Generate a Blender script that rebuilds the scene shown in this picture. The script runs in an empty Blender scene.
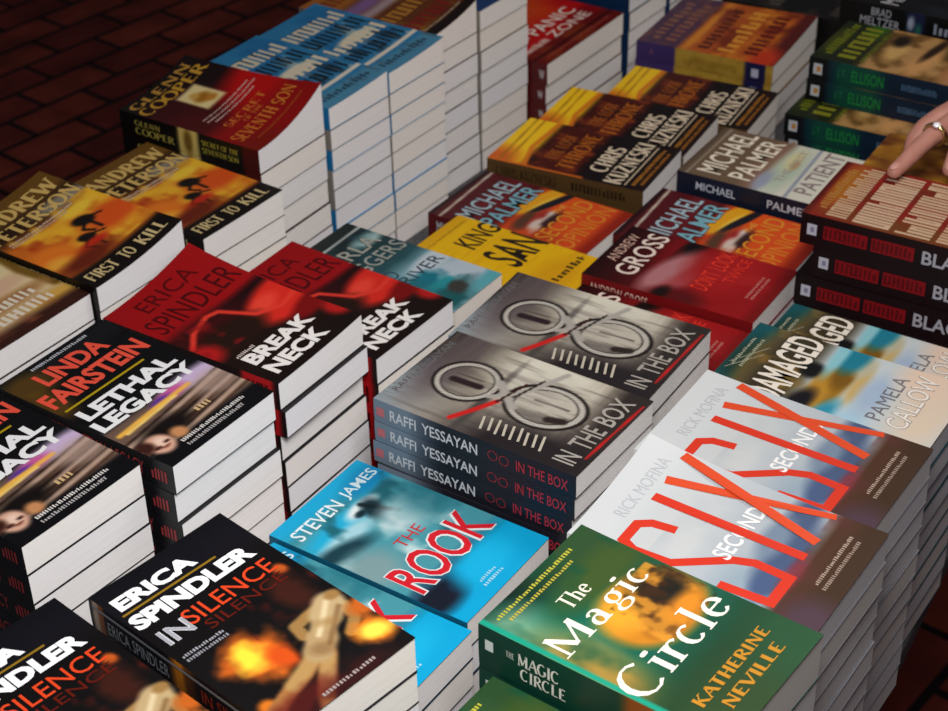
import bpy, bmesh, math, random
import numpy as np
from mathutils import Matrix, Vector

scene = bpy.context.scene
COL = scene.collection
rng = np.random.default_rng(7)
random.seed(7)

# ---------------------------------------------------------------- camera
cam_d = bpy.data.cameras.new('camera')
cam = bpy.data.objects.new('camera', cam_d)
COL.objects.link(cam)
cam_d.sensor_width = 36.0
cam_d.lens = 66.73
R_ = Vector((0.58716, -0.80921, -0.02071)); U_ = Vector((0.45851, 0.31140, 0.83234)); F_ = Vector((0.66709, 0.49821, -0.55387))
cam.matrix_world = Matrix(((R_.x, U_.x, -F_.x, -0.9), (R_.y, U_.y, -F_.y, -0.6), (R_.z, U_.z, -F_.z, 1.70), (0, 0, 0, 1)))
cam_d.clip_start = 0.02
cam_d.dof.use_dof = True
cam_d.dof.focus_distance = 1.12
cam_d.dof.aperture_fstop = 16.0
scene.camera = cam

# ---------------------------------------------------------------- world, lamps, exposure
world = bpy.data.worlds.new('world'); scene.world = world
world.use_nodes = True
world.node_tree.nodes['Background'].inputs['Color'].default_value = (0.80, 0.84, 1.0, 1)
world.node_tree.nodes['Background'].inputs['Strength'].default_value = 0.06

def area_light(name, loc, target, size, power, color=(1, 1, 1), size_y=None):
    d = bpy.data.lights.new(name, 'AREA')
    d.energy = power; d.size = size; d.color = color
    if size_y: d.shape = 'RECTANGLE'; d.size_y = size_y
    o = bpy.data.objects.new(name, d); COL.objects.link(o)
    o.location = loc
    o.rotation_euler = (Vector(target) - Vector(loc)).to_track_quat('-Z', 'Y').to_euler()
    return o

area_light('market_lamp', (-0.52, -0.35, 1.62), (-0.1, 0.12, 0.92), 0.22, 8.9, (1.0, 0.985, 0.97))
area_light('ceiling_lamp', (0.62, -0.28, 2.20), (0.62, -0.05, 0.9), 0.6, 9, (1.0, 0.92, 0.84))
scene.view_settings.view_transform = 'Standard'
scene.view_settings.look = 'None'
scene.view_settings.exposure = 0.0
scene.view_settings.gamma = 1.0

# ---------------------------------------------------------------- colour and art helpers
def hx(s):
    return tuple(int(s[i:i + 2], 16) / 255 for i in (0, 2, 4))

def lin(c):
    c = np.asarray(c, dtype=np.float64)
    return np.where(c <= 0.04045, c / 12.92, ((np.maximum(c, 0) + 0.055) / 1.055) ** 2.4)

def val(c):
    return np.array(hx(c)) if isinstance(c, str) else np.array(c, dtype=float)

def vnoise(x, y, seed=0):
    xi = np.floor(x).astype(int); yi = np.floor(y).astype(int)
    xf = x - xi; yf = y - yi
    def h(a, b):
        n = (a * 374761393 + b * 668265263 + seed * 1274126177) & 0x7fffffff
        n = ((n ^ (n >> 13)) * 1274126177) & 0x7fffffff
        return ((n ^ (n >> 16)) & 0xffff) / 65535.0
    sx = xf * xf * (3 - 2 * xf); sy = yf * yf * (3 - 2 * yf)
    a = h(xi, yi) * (1 - sx) + h(xi + 1, yi) * sx
    b = h(xi, yi + 1) * (1 - sx) + h(xi + 1, yi + 1) * sx
    return a * (1 - sy) + b * sy

def fbm(x, y, seed=0, oct=3):
    s = 0; a = 0.5
    for k in range(oct):
        s = s + a * vnoise(x * 2 ** k, y * 2 ** k, seed + k * 17); a *= 0.5
    return s / (1 - 0.5 ** oct)

class Art:
    """paints a printed cover: u 0..1 spine to fore edge, t 0..1 head to foot"""
    def __init__(s, u, t, base):
        s.u = u; s.t = t; s.c = np.tile(val(base), (len(u), 1))
    def mix(s, m, c):
        m = np.clip(m, 0, 1)[:, None]; s.c = s.c * (1 - m) + val(c) * m; return s
    def band(s, t0, t1, c, soft=0.02):
        return s.mix(np.minimum((s.t - t0) / soft + .5, (t1 - s.t) / soft + .5), c)
    def vgrad(s, t0, t1, c):
        return s.mix((s.t - t0) / (t1 - t0), c)
    def box(s, u0, t0, u1, t1, c, soft=0.02, op=1):
        m = np.minimum(np.minimum((s.u - u0) / soft + .5, (u1 - s.u) / soft + .5), np.minimum((s.t - t0) / soft + .5, (t1 - s.t) / soft + .5))
        return s.mix(np.clip(m, 0, 1) * op, c)
    def blob(s, u0, t0, ru, rt, c, soft=0.35, rot=0, op=1, seed=None, rough=0.5):
        du = (s.u - u0) * .62; dt = s.t - t0
        a = math.radians(rot); x = du * math.cos(a) + dt * math.sin(a); y = -du * math.sin(a) + dt * math.cos(a)
        r = np.sqrt((x / (ru * .62)) ** 2 + (y / rt) ** 2)
        if seed is not None: r = r + (fbm(s.u * 9, s.t * 14, seed) - .5) * rough * 2
        return s.mix(np.clip((1 - r) / soft + .5, 0, 1) * op, c)
    def noise(s, fu, ft, c, lo=.45, hi=.7, seed=1, op=1, mask=None):
        m = np.clip((fbm(s.u * fu, s.t * ft, seed) - lo) / (hi - lo), 0, 1) * op
        if mask is not None: m = m * mask
        return s.mix(m, c)
    def line(s, pts, w, c, soft=0.5, op=1):
        d = np.full(len(s.u), 9.0)
        for (a, b), (e, f) in zip(pts[:-1], pts[1:]):
            ax, ay, bx, by = a * .62, b, e * .62, f
            L2 = (bx - ax) ** 2 + (by - ay) ** 2 + 1e-9
            k = np.clip(((s.u * .62 - ax) * (bx - ax) + (s.t - ay) * (by - ay)) / L2, 0, 1)
            d = np.minimum(d, np.hypot(s.u * .62 - ax - k * (bx - ax), s.t - ay - k * (by - ay)))
        return s.mix(np.clip((w - d) / (w * soft) + .5, 0, 1) * op, c)
    def region(s, u0, t0, u1, t1):
        return ((s.u > u0) & (s.u < u1) & (s.t > t0) & (s.t < t1)).astype(float)

# ---------------------------------------------------------------- lettering
_tc = {}
def text_mesh(txt, bold=0.0, space=1.0):
    """outline of a string, normalised to its own bounding box"""
    key = (txt, bold, space)
    if key in _tc: return _tc[key]
    cu = bpy.data.curves.new('lettering', 'FONT')
    cu.body = txt; cu.fill_mode = 'FRONT'; cu.resolution_u = 3; cu.offset = bold; cu.space_character = space
    ob = bpy.data.objects.new('lettering', cu); COL.objects.link(ob)
    dg = bpy.context.evaluated_depsgraph_get(); dg.update()
    me = bpy.data.meshes.new_from_object(ob.evaluated_get(dg))
    v = np.array([p.co[:2] for p in me.vertices]); f = [tuple(p.vertices) for p in me.polygons]
    bpy.data.objects.remove(ob); bpy.data.curves.remove(cu); bpy.data.meshes.remove(me)
    lo = v.min(0); hi = v.max(0)
    v = (v - lo) / (hi - lo)
    _tc[key] = (v, f)
    return v, f

# serif capitals and a few small letters drawn with a broad pen; 1 unit = cap height
SER = {
 'A': (.72, [('t', (0.02, 0), (.36, 1)), ('k', (.36, 1), (.70, 0)), ('h', (.15, .36), (.56, .36))], [(.02, 0), (.70, 0)]),
 'C': (.70, [('o', .36, .5, .33, .5, 50, 310)], []),
 'D': (.72, [('k', (.14, 0), (.14, 1)), ('o', .16, .5, .5, .5, -90, 90)], [(.14, 0), (.14, 1)]),
 'E': (.60, [('k', (.14, 0), (.14, 1)), ('h', (.14, .98), (.56, .98)), ('h', (.14, .5), (.46, .5)), ('h', (.14, .02), (.58, .02))], []),
 'F': (.58, [('k', (.14, 0), (.14, 1)), ('h', (.14, .98), (.56, .98)), ('h', (.14, .5), (.46, .5))], [(.14, 0)]),
 'G': (.74, [('o', .36, .5, .33, .5, 50, 325), ('k', (.64, .12), (.64, .46))], [(.62, .46)]),
 'H': (.76, [('k', (.14, 0), (.14, 1)), ('k', (.62, 0), (.62, 1)), ('h', (.14, .5), (.62, .5))], [(.14, 0), (.14, 1), (.62, 0), (.62, 1)]),
 'I': (.30, [('k', (.15, 0), (.15, 1))], [(.15, 0), (.15, 1)]),
 'K': (.74, [('k', (.14, 0), (.14, 1)), ('t', (.16, .42), (.6, 1)), ('k', (.3, .56), (.66, 0))], [(.14, 0), (.14, 1), (.6, 1), (.66, 0)]),
 'L': (.58, [('k', (.14, 0), (.14, 1)), ('h', (.14, .02), (.56, .02))], [(.14, 1)]),
 'M': (.92, [('t', (.12, 0), (.12, 1)), ('k', (.12, 1), (.45, .1)), ('t', (.45, .1), (.78, 1)), ('k', (.78, 1), (.78, 0))], [(.12, 0), (.78, 0)]),
 'N': (.78, [('t', (.12, 0), (.12, 1)), ('k', (.12, 1), (.66, 0)), ('t', (.66, 0), (.66, 1))], [(.12, 0), (.66, 1)]),
 'O': (.76, [('o', .38, .5, .35, .5, 0, 360)], []),
 'P': (.62, [('k', (.14, 0), (.14, 1)), ('o', .2, .73, .36, .27, -90, 90)], [(.14, 0)]),
 'R': (.70, [('k', (.14, 0), (.14, 1)), ('o', .2, .74, .36, .26, -90, 90), ('k', (.32, .48), (.66, 0))], [(.14, 0), (.66, 0)]),
 'S': (.56, [('o', .28, .74, .22, .26, 30, 270), ('o', .28, .24, .24, .26, -150, 90)], []),
 'T': (.66, [('k', (.33, 0), (.33, 1)), ('h', (.02, .98), (.64, .98))], [(.33, 0)]),
 'U': (.72, [('k', (.14, 1), (.14, .3)), ('o', .36, .3, .22, .3, 180, 360), ('t', (.58, .3), (.58, 1))], [(.14, 1), (.58, 1)]),
 'V': (.70, [('k', (.02, 1), (.35, 0)), ('t', (.35, 0), (.68, 1))], [(.02, 1), (.68, 1)]),
 'W': (.98, [('k', (.02, 1), (.26, 0)), ('t', (.26, 0), (.49, .9)), ('k', (.49, .9), (.72, 0)), ('t', (.72, 0), (.95, 1))], [(.02, 1), (.95, 1)]),
 'Y': (.68, [('k', (.02, 1), (.34, .45)), ('t', (.34, .45), (.66, 1)), ('k', (.34, 0), (.34, .45))], [(.34, 0), (.02, 1), (.66, 1)]),
 'Z': (.62, [('h', (.04, .98), (.58, .98)), ('k', (.56, 1), (.04, 0)), ('h', (.04, .02), (.6, .02))], []),
 'h': (.56, [('k', (.12, 0), (.12, 1)), ('o', .28, .36, .17, .28, 0, 180), ('k', (.44, 0), (.44, .36))], [(.12, 0), (.44, 0), (.08, 1)]),
 'e': (.50, [('o', .25, .32, .2, .32, 0, 315), ('h', (.06, .36), (.45, .36))], []),
 'a': (.52, [('o', .22, .2, .17, .2, 0, 360), ('k', (.4, 0), (.4, .42)), ('o', .24, .42, .17, .22, 0, 150)], [(.42, 0)]),
 'g': (.52, [('o', .24, .4, .17, .23, 0, 360), ('o', .24, -.12, .22, .17, 0, 360), ('h', (.34, .6), (.5, .62)), ('t', (.14, .2), (.1, .04))], []),
 'i': (.26, [('k', (.13, 0), (.13, .62)), ('o', .13, .88, .04, .04, 0, 360)], [(.13, 0), (.09, .62)]),
 'c': (.46, [('o', .24, .32, .2, .32, 50, 315)], []),
 'r': (.42, [('k', (.12, 0), (.12, .62)), ('o', .3, .4, .17, .22, 40, 170)], [(.12, 0), (.08, .62)]),
 'l': (.26, [('k', (.13, 0), (.13, 1))], [(.13, 0), (.09, 1)]),
}
def serif_mesh(txt, wt=1.0):
    key = ('serif', txt, wt)
    if key in _tc: return _tc[key]
    V = []; Fc = []
    def strip(pts, a, b):
        n0 = len(V); n = len(pts)
        for i, p in enumerate(pts):
            q0 = pts[max(i - 1, 0)]; q1 = pts[min(i + 1, n - 1)]
            dx, dy = q1[0] - q0[0], q1[1] - q0[1]; L = math.hypot(dx, dy) or 1
            nx, ny = -dy / L, dx / L; hw = math.sqrt((a * nx) ** 2 + (b * ny) ** 2)
            V.append((p[0] + nx * hw, p[1] + ny * hw)); V.append((p[0] - nx * hw, p[1] - ny * hw))
        for i in range(n - 1):
            Fc.append((n0 + 2 * i, n0 + 2 * i + 1, n0 + 2 * i + 3, n0 + 2 * i + 2))
    x = 0
    for ch in txt:
        if ch not in SER: x += .34; continue
        adv, st, sf = SER[ch]
        for s in st:
            if s[0] == 'o':
                _, cx, cy, rx, ry, a0, a1 = s
                n = max(5, int(abs(a1 - a0) / 24))
                strip([(x + cx + rx * math.cos(math.radians(a0 + (a1 - a0) * k / n)), cy + ry * math.sin(math.radians(a0 + (a1 - a0) * k / n))) for k in range(n + 1)], .075 * wt, .03 * wt)
            else:
                w = {'k': .08, 't': .035, 'h': .035}[s[0]] * wt
                strip([(x + s[1][0], s[1][1]), (x + s[2][0], s[2][1])], w, w if s[0] == 'h' else .03 * wt)
        for p in sf:
            strip([(x + p[0] - .12, p[1]), (x + p[0] + .12, p[1])], .025 * wt, .025 * wt)
        x += adv + .08
    v = np.array(V); lo = v.min(0); hi = v.max(0)
    _tc[key] = ((v - lo) / (hi - lo), Fc)
    return _tc[key]

# lettering records, in cover units (u, t)
def TX(txt, u0, t0, u1, t1, col, bold=.0, shear=0, out=None, ow=.0, serif=False, wt=1.0, space=1.0, rise=0):
    return dict(k='t', txt=txt, r=(u0, t0, u1, t1), col=col, bold=bold, shear=shear, out=out, ow=ow, serif=serif, wt=wt, space=space, rise=rise)
def ST(pts, w, col, closed=False):
    return dict(k='s', pts=pts, w=w, col=col, closed=closed)
def PG(pts, col):
    return dict(k='p', pts=pts, col=col)
def BARS(u0, t0, u1, t1, col, n=14, seed=0, fill=.55, rows=1, cross=.2):
    """print too small to read: rows of short strokes"""
    return dict(k='b', r=(u0, t0, u1, t1), col=col, n=n, seed=seed, fill=fill, rows=rows, cross=cross)
def ring(cu, ct, ru, rt, n=28, a0=0, a1=360):
    return [(cu + ru * math.cos(math.radians(a0 + (a1 - a0) * k / n)), ct + rt * math.sin(math.radians(a0 + (a1 - a0) * k / n))) for k in range(n + 1)]

def lettering(recs, W, L):
    """-> list of (verts in (u, t), faces, colour, layer)"""
    out = []
    asp = W / L
    for li, r in enumerate(recs):
        if r['k'] == 't':
            u0, t0, u1, t1 = r['r']
            def place(v):
                x = u0 + (u1 - u0) * v[:, 0] + r['shear'] * (v[:, 1] - .5)
                y = t1 - (t1 - t0) * v[:, 1] + r['rise'] * (v[:, 0] - .5)
                return np.stack([x, y], 1)
            if r['serif']:
                v, f = serif_mesh(r['txt'], r['wt'])
            else:
                v, f = text_mesh(r['txt'], r['bold'], r['space'])
            if r['out'] is not None:
                if r['serif']: vo, fo = serif_mesh(r['txt'], r['wt'] + r['ow'])
                else: vo, fo = text_mesh(r['txt'], r['bold'] + r['ow'], r['space'])
                g = r['ow'] * .35 / max(1, len(r['txt'])) * 2
                vo = np.stack([vo[:, 0] * (1 + 2 * g) - g, vo[:, 1] * 1.06 - .03], 1)
                out.append((place(vo), fo, r['out'], li))
            out.append((place(v), f, r['col'], li + .5))
        elif r['k'] == 's':
            p = [(a * asp, b) for a, b in r['pts']]; w = r['w'] / 2
            V = []; F = []; n = len(p)
            for i in range(n):
                q0 = p[max(i - 1, 0)]; q1 = p[min(i + 1, n - 1)]
                if r['closed'] and i in (0, n - 1): q0 = p[n - 2]; q1 = p[1]
                d1 = (p[i][0] - q0[0], p[i][1] - q0[1]); d2 = (q1[0] - p[i][0], q1[1] - p[i][1])
                l1 = math.hypot(*d1); l2 = math.hypot(*d2)
                if l1 < 1e-9: d1, l1 = d2, l2
                if l2 < 1e-9: d2, l2 = d1, l1
                n1 = (-d1[1] / l1, d1[0] / l1); n2 = (-d2[1] / l2, d2[0] / l2)
                m = (n1[0] + n2[0], n1[1] + n2[1]); k = w / max(.35, (m[0] * n1[0] + m[1] * n1[1])) if True else w
                V.append(((p[i][0] + m[0] * k) / asp, p[i][1] + m[1] * k)); V.append(((p[i][0] - m[0] * k) / asp, p[i][1] - m[1] * k))
            for i in range(n - 1): F.append((2 * i, 2 * i + 1, 2 * i + 3, 2 * i + 2))
            out.append((np.array(V), F, r['col'], li))
        elif r['k'] == 'p':
            out.append((np.array(r['pts'], dtype=float), [tuple(range(len(r['pts'])))], r['col'], li))
        elif r['k'] == 'b':
            u0, t0, u1, t1 = r['r']; rd = random.Random(r['seed'] * 31 + 5); V = []; F = []
            rh = (t1 - t0) / r['rows']
            for row in range(r['rows']):
                a = t0 + row * rh; b = a + rh * (.72 if r['rows'] > 1 else 1)
                st = (u1 - u0) / r['n']
                for i in range(r['n']):
                    if r['rows'] > 1 and rd.random() < .13: continue
                    x = u0 + i * st + st * .1 * rd.random(); w = st * r['fill'] * (.8 + .4 * rd.random())
                    lo = a + (b - a) * rd.choice((0, 0, .0, .3)); n = len(V)
                    V += [(x, lo), (x + w, lo), (x + w, b), (x, b)]; F.append((n, n + 1, n + 2, n + 3))
                    if rd.random() < r.get('cross', .5) and x + w < u1:
                        n = len(V); y = lo + (b - lo) * rd.choice((0, .42, .84)); hh = (b - a) * .16
                        V += [(x + w, y), (min(x + st, u1), y), (min(x + st, u1), y + hh), (x + w, y + hh)]; F.append((n, n + 1, n + 2, n + 3))
            out.append((np.array(V), F, r['col'], li))
    return out

# ---------------------------------------------------------------- materials
def new_mat(name):
    m = bpy.data.materials.new(name); m.use_nodes = True
    nt = m.node_tree; b = nt.nodes['Principled BSDF']
    return m, nt, b

def printed_material():
    m, nt, b = new_mat('laminated_print')
    a = nt.nodes.new('ShaderNodeAttribute'); a.attribute_name = 'print'
    nt.links.new(a.outputs['Color'], b.inputs['Base Color'])
    tc = nt.nodes.new('ShaderNodeTexCoord'); n = nt.nodes.new('ShaderNodeTexNoise'); n.inputs['Scale'].default_value = 60
    mr = nt.nodes.new('ShaderNodeMapRange'); mr.inputs['To Min'].default_value = .36; mr.inputs['To Max'].default_value = .46
    nt.links.new(tc.outputs['Object'], n.inputs['Vector']); nt.links.new(n.outputs['Fac'], mr.inputs['Value'])
    nt.links.new(mr.outputs['Result'], b.inputs['Roughness'])
    b.inputs['Specular IOR Level'].default_value = .28
    return m
M_PRINT = printed_material()

def paper_material():
    m, nt, b = new_mat('book_paper')
    tc = nt.nodes.new('ShaderNodeTexCoord'); mp = nt.nodes.new('ShaderNodeMapping'); mp.inputs['Scale'].default_value = (6, 6, 1400)
    n = nt.nodes.new('ShaderNodeTexNoise'); n.inputs['Scale'].default_value = 1.0; n.inputs['Detail'].default_value = 3
    cr = nt.nodes.new('ShaderNodeValToRGB')
    cr.color_ramp.elements[0].position = .25; cr.color_ramp.elements[0].color = (.78, .765, .75, 1)
    cr.color_ramp.elements[1].position = .75; cr.color_ramp.elements[1].color = (.88, .87, .86, 1)
    oi = nt.nodes.new('ShaderNodeObjectInfo'); tint = nt.nodes.new('ShaderNodeValToRGB')
    tint.color_ramp.elements[0].color = (1, .95, .90, 1); tint.color_ramp.elements[1].color = (.95, .95, 1, 1)
    mx = nt.nodes.new('ShaderNodeMix'); mx.data_type = 'RGBA'; mx.blend_type = 'MULTIPLY'; mx.inputs[0].default_value = 1
    nt.links.new(tc.outputs['Object'], mp.inputs['Vector']); nt.links.new(mp.outputs['Vector'], n.inputs['Vector'])
    nt.links.new(n.outputs['Fac'], cr.inputs['Fac']); nt.links.new(oi.outputs['Random'], tint.inputs['Fac'])
    nt.links.new(cr.outputs['Color'], mx.inputs[6]); nt.links.new(tint.outputs['Color'], mx.inputs[7])
    nt.links.new(mx.outputs[2], b.inputs['Base Color'])
    b.inputs['Roughness'].default_value = .85; b.inputs['Specular IOR Level'].default_value = .15
    return m
M_PAPER = paper_material()

def simple_noise_mat(name, c0, c1, scale, rough=.6, spec=.3, metallic=0):
    m, nt, b = new_mat(name)
    tc = nt.nodes.new('ShaderNodeTexCoord'); n = nt.nodes.new('ShaderNodeTexNoise'); n.inputs['Scale'].default_value = scale; n.inputs['Detail'].default_value = 5
    cr = nt.nodes.new('ShaderNodeValToRGB')
    cr.color_ramp.elements[0].position = .3; cr.color_ramp.elements[0].color = (*c0, 1)
    cr.color_ramp.elements[1].position = .7; cr.color_ramp.elements[1].color = (*c1, 1)
    nt.links.new(tc.outputs['Object'], n.inputs['Vector']); nt.links.new(n.outputs['Fac'], cr.inputs['Fac'])
    nt.links.new(cr.outputs['Color'], b.inputs['Base Color'])
    b.inputs['Roughness'].default_value = rough; b.inputs['Specular IOR Level'].default_value = spec; b.inputs['Metallic'].default_value = metallic
    return m

def brick_material():
    m, nt, b = new_mat('brick_paving')
    tc = nt.nodes.new('ShaderNodeTexCoord'); br = nt.nodes.new('ShaderNodeTexBrick')
    mp = nt.nodes.new('ShaderNodeMapping'); mp.inputs['Rotation'].default_value = (0, 0, math.radians(4))
    br.inputs['Scale'].default_value = 1.0; br.inputs['Brick Width'].default_value = .21; br.inputs['Row Height'].default_value = .105
    br.inputs['Mortar Size'].default_value = .008; br.inputs['Mortar Smooth'].default_value = .3
    br.inputs['Color1'].default_value = (.30, .055, .030, 1); br.inputs['Color2'].default_value = (.17, .028, .022, 1)
    br.inputs['Mortar'].default_value = (.012, .007, .010, 1)
    n = nt.nodes.new('ShaderNodeTexNoise'); n.inputs['Scale'].default_value = 9; n.inputs['Detail'].default_value = 6
    mx = nt.nodes.new('ShaderNodeMix'); mx.data_type = 'RGBA'; mx.blend_type = 'MULTIPLY'; mx.inputs[0].default_value = .75
    cr = nt.nodes.new('ShaderNodeValToRGB'); cr.color_ramp.elements[0].position = .3; cr.color_ramp.elements[0].color = (.35, .3, .35, 1); cr.color_ramp.elements[1].position = .75; cr.color_ramp.elements[1].color = (1.3, 1.1, 1, 1)
    nt.links.new(tc.outputs['Object'], mp.inputs['Vector']); nt.links.new(mp.outputs['Vector'], br.inputs['Vector'])
    nt.links.new(tc.outputs['Object'], n.inputs['Vector']); nt.links.new(n.outputs['Fac'], cr.inputs['Fac'])
    nt.links.new(br.outputs['Color'], mx.inputs[6]); nt.links.new(cr.outputs['Color'], mx.inputs[7])
    nt.links.new(mx.outputs[2], b.inputs['Base Color'])
    bp = nt.nodes.new('ShaderNodeBump'); bp.inputs['Strength'].default_value = .5; bp.inputs['Distance'].default_value = .004; bp.invert = True
    nt.links.new(br.outputs['Fac'], bp.inputs['Height']); nt.links.new(bp.outputs['Normal'], b.inputs['Normal'])
    b.inputs['Roughness'].default_value = .8; b.inputs['Specular IOR Level'].default_value = .2
    return m
M_BRICK = brick_material()
M_TABLE = simple_noise_mat('dark_table_cloth', (.05, .05, .055), (.10, .10, .11), 240, .8, .2)
M_LEG = simple_noise_mat('black_steel', (.02, .02, .02), (.04, .04, .04), 40, .4, .5, .6)

# ---------------------------------------------------------------- mesh building
def link_mesh(name, V, F, mat, parent=None, colors=None, smooth=False):
    me = bpy.data.meshes.new(name)
    me.from_pydata([tuple(map(float, p)) for p in V], [], F)
    if colors is not None:
        at = me.color_attributes.new('print', 'FLOAT_COLOR', 'POINT')
        c = np.ones((len(V), 4), dtype=np.float32); c[:, :3] = lin(colors) * INK
        at.data.foreach_set('color', c.ravel())
    if smooth: me.polygons.foreach_set('use_smooth', [True] * len(me.polygons))
    me.materials.append(mat); me.update()
    o = bpy.data.objects.new(name, me); COL.objects.link(o)
    if parent: o.parent = parent
    return o

INK = .80       # white of the printed stock
CT = .00034      # cover board thickness
def lift_fn(a, fo, he, p=2.0):
    """how far a cover stands up: a along the fore edge, fo / he extra at its foot / head corner"""
    return lambda u, t: a * u ** p + fo * u ** p * t ** 3 + he * u ** p * (1 - t) ** 3

def cover_mesh(name, kd, T, lift, full, parent):
    W, L = kd['W'], kd['L']
    nu, nv = (kd.get('res', (72, 112)) if full else (2, 2))
    u, t = np.meshgrid(np.linspace(0, 1, nu + 1), np.linspace(0, 1, nv + 1)); u = u.ravel(); t = t.ravel()
    def pos(u, t, dz=0.): return np.stack([u * W, L * (1 - t), T + lift(u, t) + dz], 1)
    V = [pos(u, t)]
    C = [kd['art'](Art(u, t, '000000')).c if full else np.tile(val(kd['edge']), (len(u), 1))]
    F = []
    for j in range(nv):
        for i in range(nu):
            a = j * (nu + 1) + i; F.append((a, a + nu + 1, a + nu + 2, a + 1))
    # rim and underside
    rim = [i for i in range(nu + 1)] + [j * (nu + 1) + nu for j in range(1, nv + 1)] + [nv * (nu + 1) + i for i in range(nu - 1, -1, -1)] + [j * (nu + 1) for j in range(nv - 1, 0, -1)]
    n0 = len(u); k = len(rim)
    V += [pos(u[rim], t[rim]), pos(u[rim], t[rim], -CT)]
    C += [np.tile(val(kd['edge']), (2 * k, 1))]
    for i in range(k):
        j = (i + 1) % k; F.append((n0 + i, n0 + j, n0 + k + j, n0 + k + i))
    n1 = n0 + 2 * k
    m = 10 if full else 2
    uu, tt = np.meshgrid(np.linspace(0, 1, m + 1), np.linspace(0, 1, m + 1)); uu = uu.ravel(); tt = tt.ravel()
    V.append(pos(uu, tt, -CT)); C.append(np.tile(val('d8d6d0'), (len(uu), 1)))
    for j in range(m):
        for i in range(m):
            a = n1 + j * (m + 1) + i; F.append((a, a + 1, a + m + 2, a + m + 1))
    n = n1 + len(uu)
    if full:
        for v, f, col, li in lettering(kd.get('letters', []), W, L):
            uu = np.clip(v[:, 0], .004, .996); tt = np.clip(v[:, 1], .003, .997)
            V.append(pos(uu, tt, .00014 + li * .00002)); C.append(np.tile(val(col), (len(uu), 1)))
            F += [tuple(n + q for q in p) for p in f]; n += len(uu)
    return link_mesh(name, np.concatenate(V), F, M_PRINT, parent, np.concatenate(C))

def spine_mesh(kd, T, parent):
    L = kd['L']; nz, nv = 10, 70
    t, w = np.meshgrid(np.linspace(0, 1, nv + 1), np.linspace(0, 1, nz + 1)); t = t.ravel(); w = w.ravel()
    def pos(t, w, dx=0.):
        bulge = -.0004 * np.sin(np.pi * w)
        return np.stack([bulge - dx, L * (1 - t), w * T], 1)
    A = Art(w, t, kd.get('spine', kd['edge']))
    if 'spine_art' in kd: kd['spine_art'](A)
    V = [pos(t, w)]; C = [A.c]; F = []
    for j in range(nz):
        for i in range(nv):
            a = j * (nv + 1) + i; F.append((a, a + 1, a + nv + 2, a + nv + 1))
    n = len(t)
    V.append(np.stack([np.full(len(t), .0005), L * (1 - t), CT + w * (T - 2 * CT)], 1)); C.append(np.tile(val(kd['edge']), (n, 1)))
    for j in range(nz):
        for i in range(nv):
            a = n + j * (nv + 1) + i; F.append((a, a + nv + 1, a + nv + 2, a + 1))
    # foot and head caps
    for col_i in (0, nv):
        for j in range(nz):
            a = j * (nv + 1) + col_i; b = a + nv + 1
            q = (a, b, n + b, n + a); F.append(q if col_i == 0 else q[::-1])
    m = 2 * n
    # lettering reads from head to foot, upright seen from the spine side
    for v, f, col, li in lettering(kd.get('spine_letters', []), L, T):
        tt = np.clip(v[:, 0], .004, .996); ww = np.clip(1 - v[:, 1], .02, .98)
        V.append(np.stack([np.full(len(tt), -.00055 - li * .00002), L * (1 - tt), ww * T], 1)); C.append(np.tile(val(col), (len(tt), 1)))
        F += [tuple(m + q for q in p)[::1] for p in f]; m += len(tt)
    return link_mesh('spine', np.concatenate(V), F, M_PRINT, parent, np.concatenate(C))

def block_mesh(kd, T, lift, parent, full):
    W, L = kd['W'], kd['L']; i0 = .0004
    n = 12 if full else 2
    u, t = np.meshgrid(np.linspace(i0 / W, 1 - i0 / W, n + 1), np.linspace(i0 / L, 1 - i0 / L, n + 1)); u = u.ravel(); t = t.ravel()
    top = np.stack([u * W, L * (1 - t), T - CT - .00005 + lift(u, t)], 1)
    bot = np.stack([u * W, L * (1 - t), np.full(len(u), CT + .00005)], 1)
    V = np.concatenate([top, bot]); F = []; m = len(u)
    for j in range(n):
        for i in range(n):
            a = j * (n + 1) + i
            F.append((a, a + n + 1, a + n + 2, a + 1)); F.append((m + a, m + a + 1, m + a + n + 2, m + a + n + 1))
    rim = [i for i in range(n + 1)] + [j * (n + 1) + n for j in range(1, n + 1)] + [n * (n + 1) + i for i in range(n - 1, -1, -1)] + [j * (n + 1) for j in range(n - 1, 0, -1)]
    for i in range(len(rim)):
        a, b = rim[i], rim[(i + 1) % len(rim)]; F.append((a, b, m + b, m + a))
    return link_mesh('page_block', V, F, M_PAPER, parent)

def back_mesh(kd, parent):
    W, L = kd['W'], kd['L']
    V = [(0.0006, 0, 0), (W, 0, 0), (W, L, 0), (0.0006, L, 0), (0.0006, 0, CT), (W, 0, CT), (W, L, CT), (0.0006, L, CT)]
    F = [(0, 3, 2, 1), (4, 5, 6, 7), (0, 1, 5, 4), (1, 2, 6, 5), (2, 3, 7, 6), (3, 0, 4, 7)]
    return link_mesh('back_cover', V, F, M_PRINT, parent, np.tile(val(kd['edge']), (8, 1)))

def make_book(kd, lift=None, full=True):
    r = bpy.data.objects.new('paperback_book', None); COL.objects.link(r)
    r.empty_display_size = .02
    lf = lift or (lambda u, t: 0 * u)
    T = kd['T']
    block_mesh(kd, T, lf, r, full)['label'] = 'pale cut page edges'
    cover_mesh('front_cover', kd, T, lf, full, r)
    spine_mesh(kd, T, r)
    back_mesh(kd, r)
    return r

def copy_book(root):
    r = root.copy(); COL.objects.link(r)
    for ch in root.children:
        c = ch.copy(); COL.objects.link(c); c.parent = r
    return r

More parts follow.
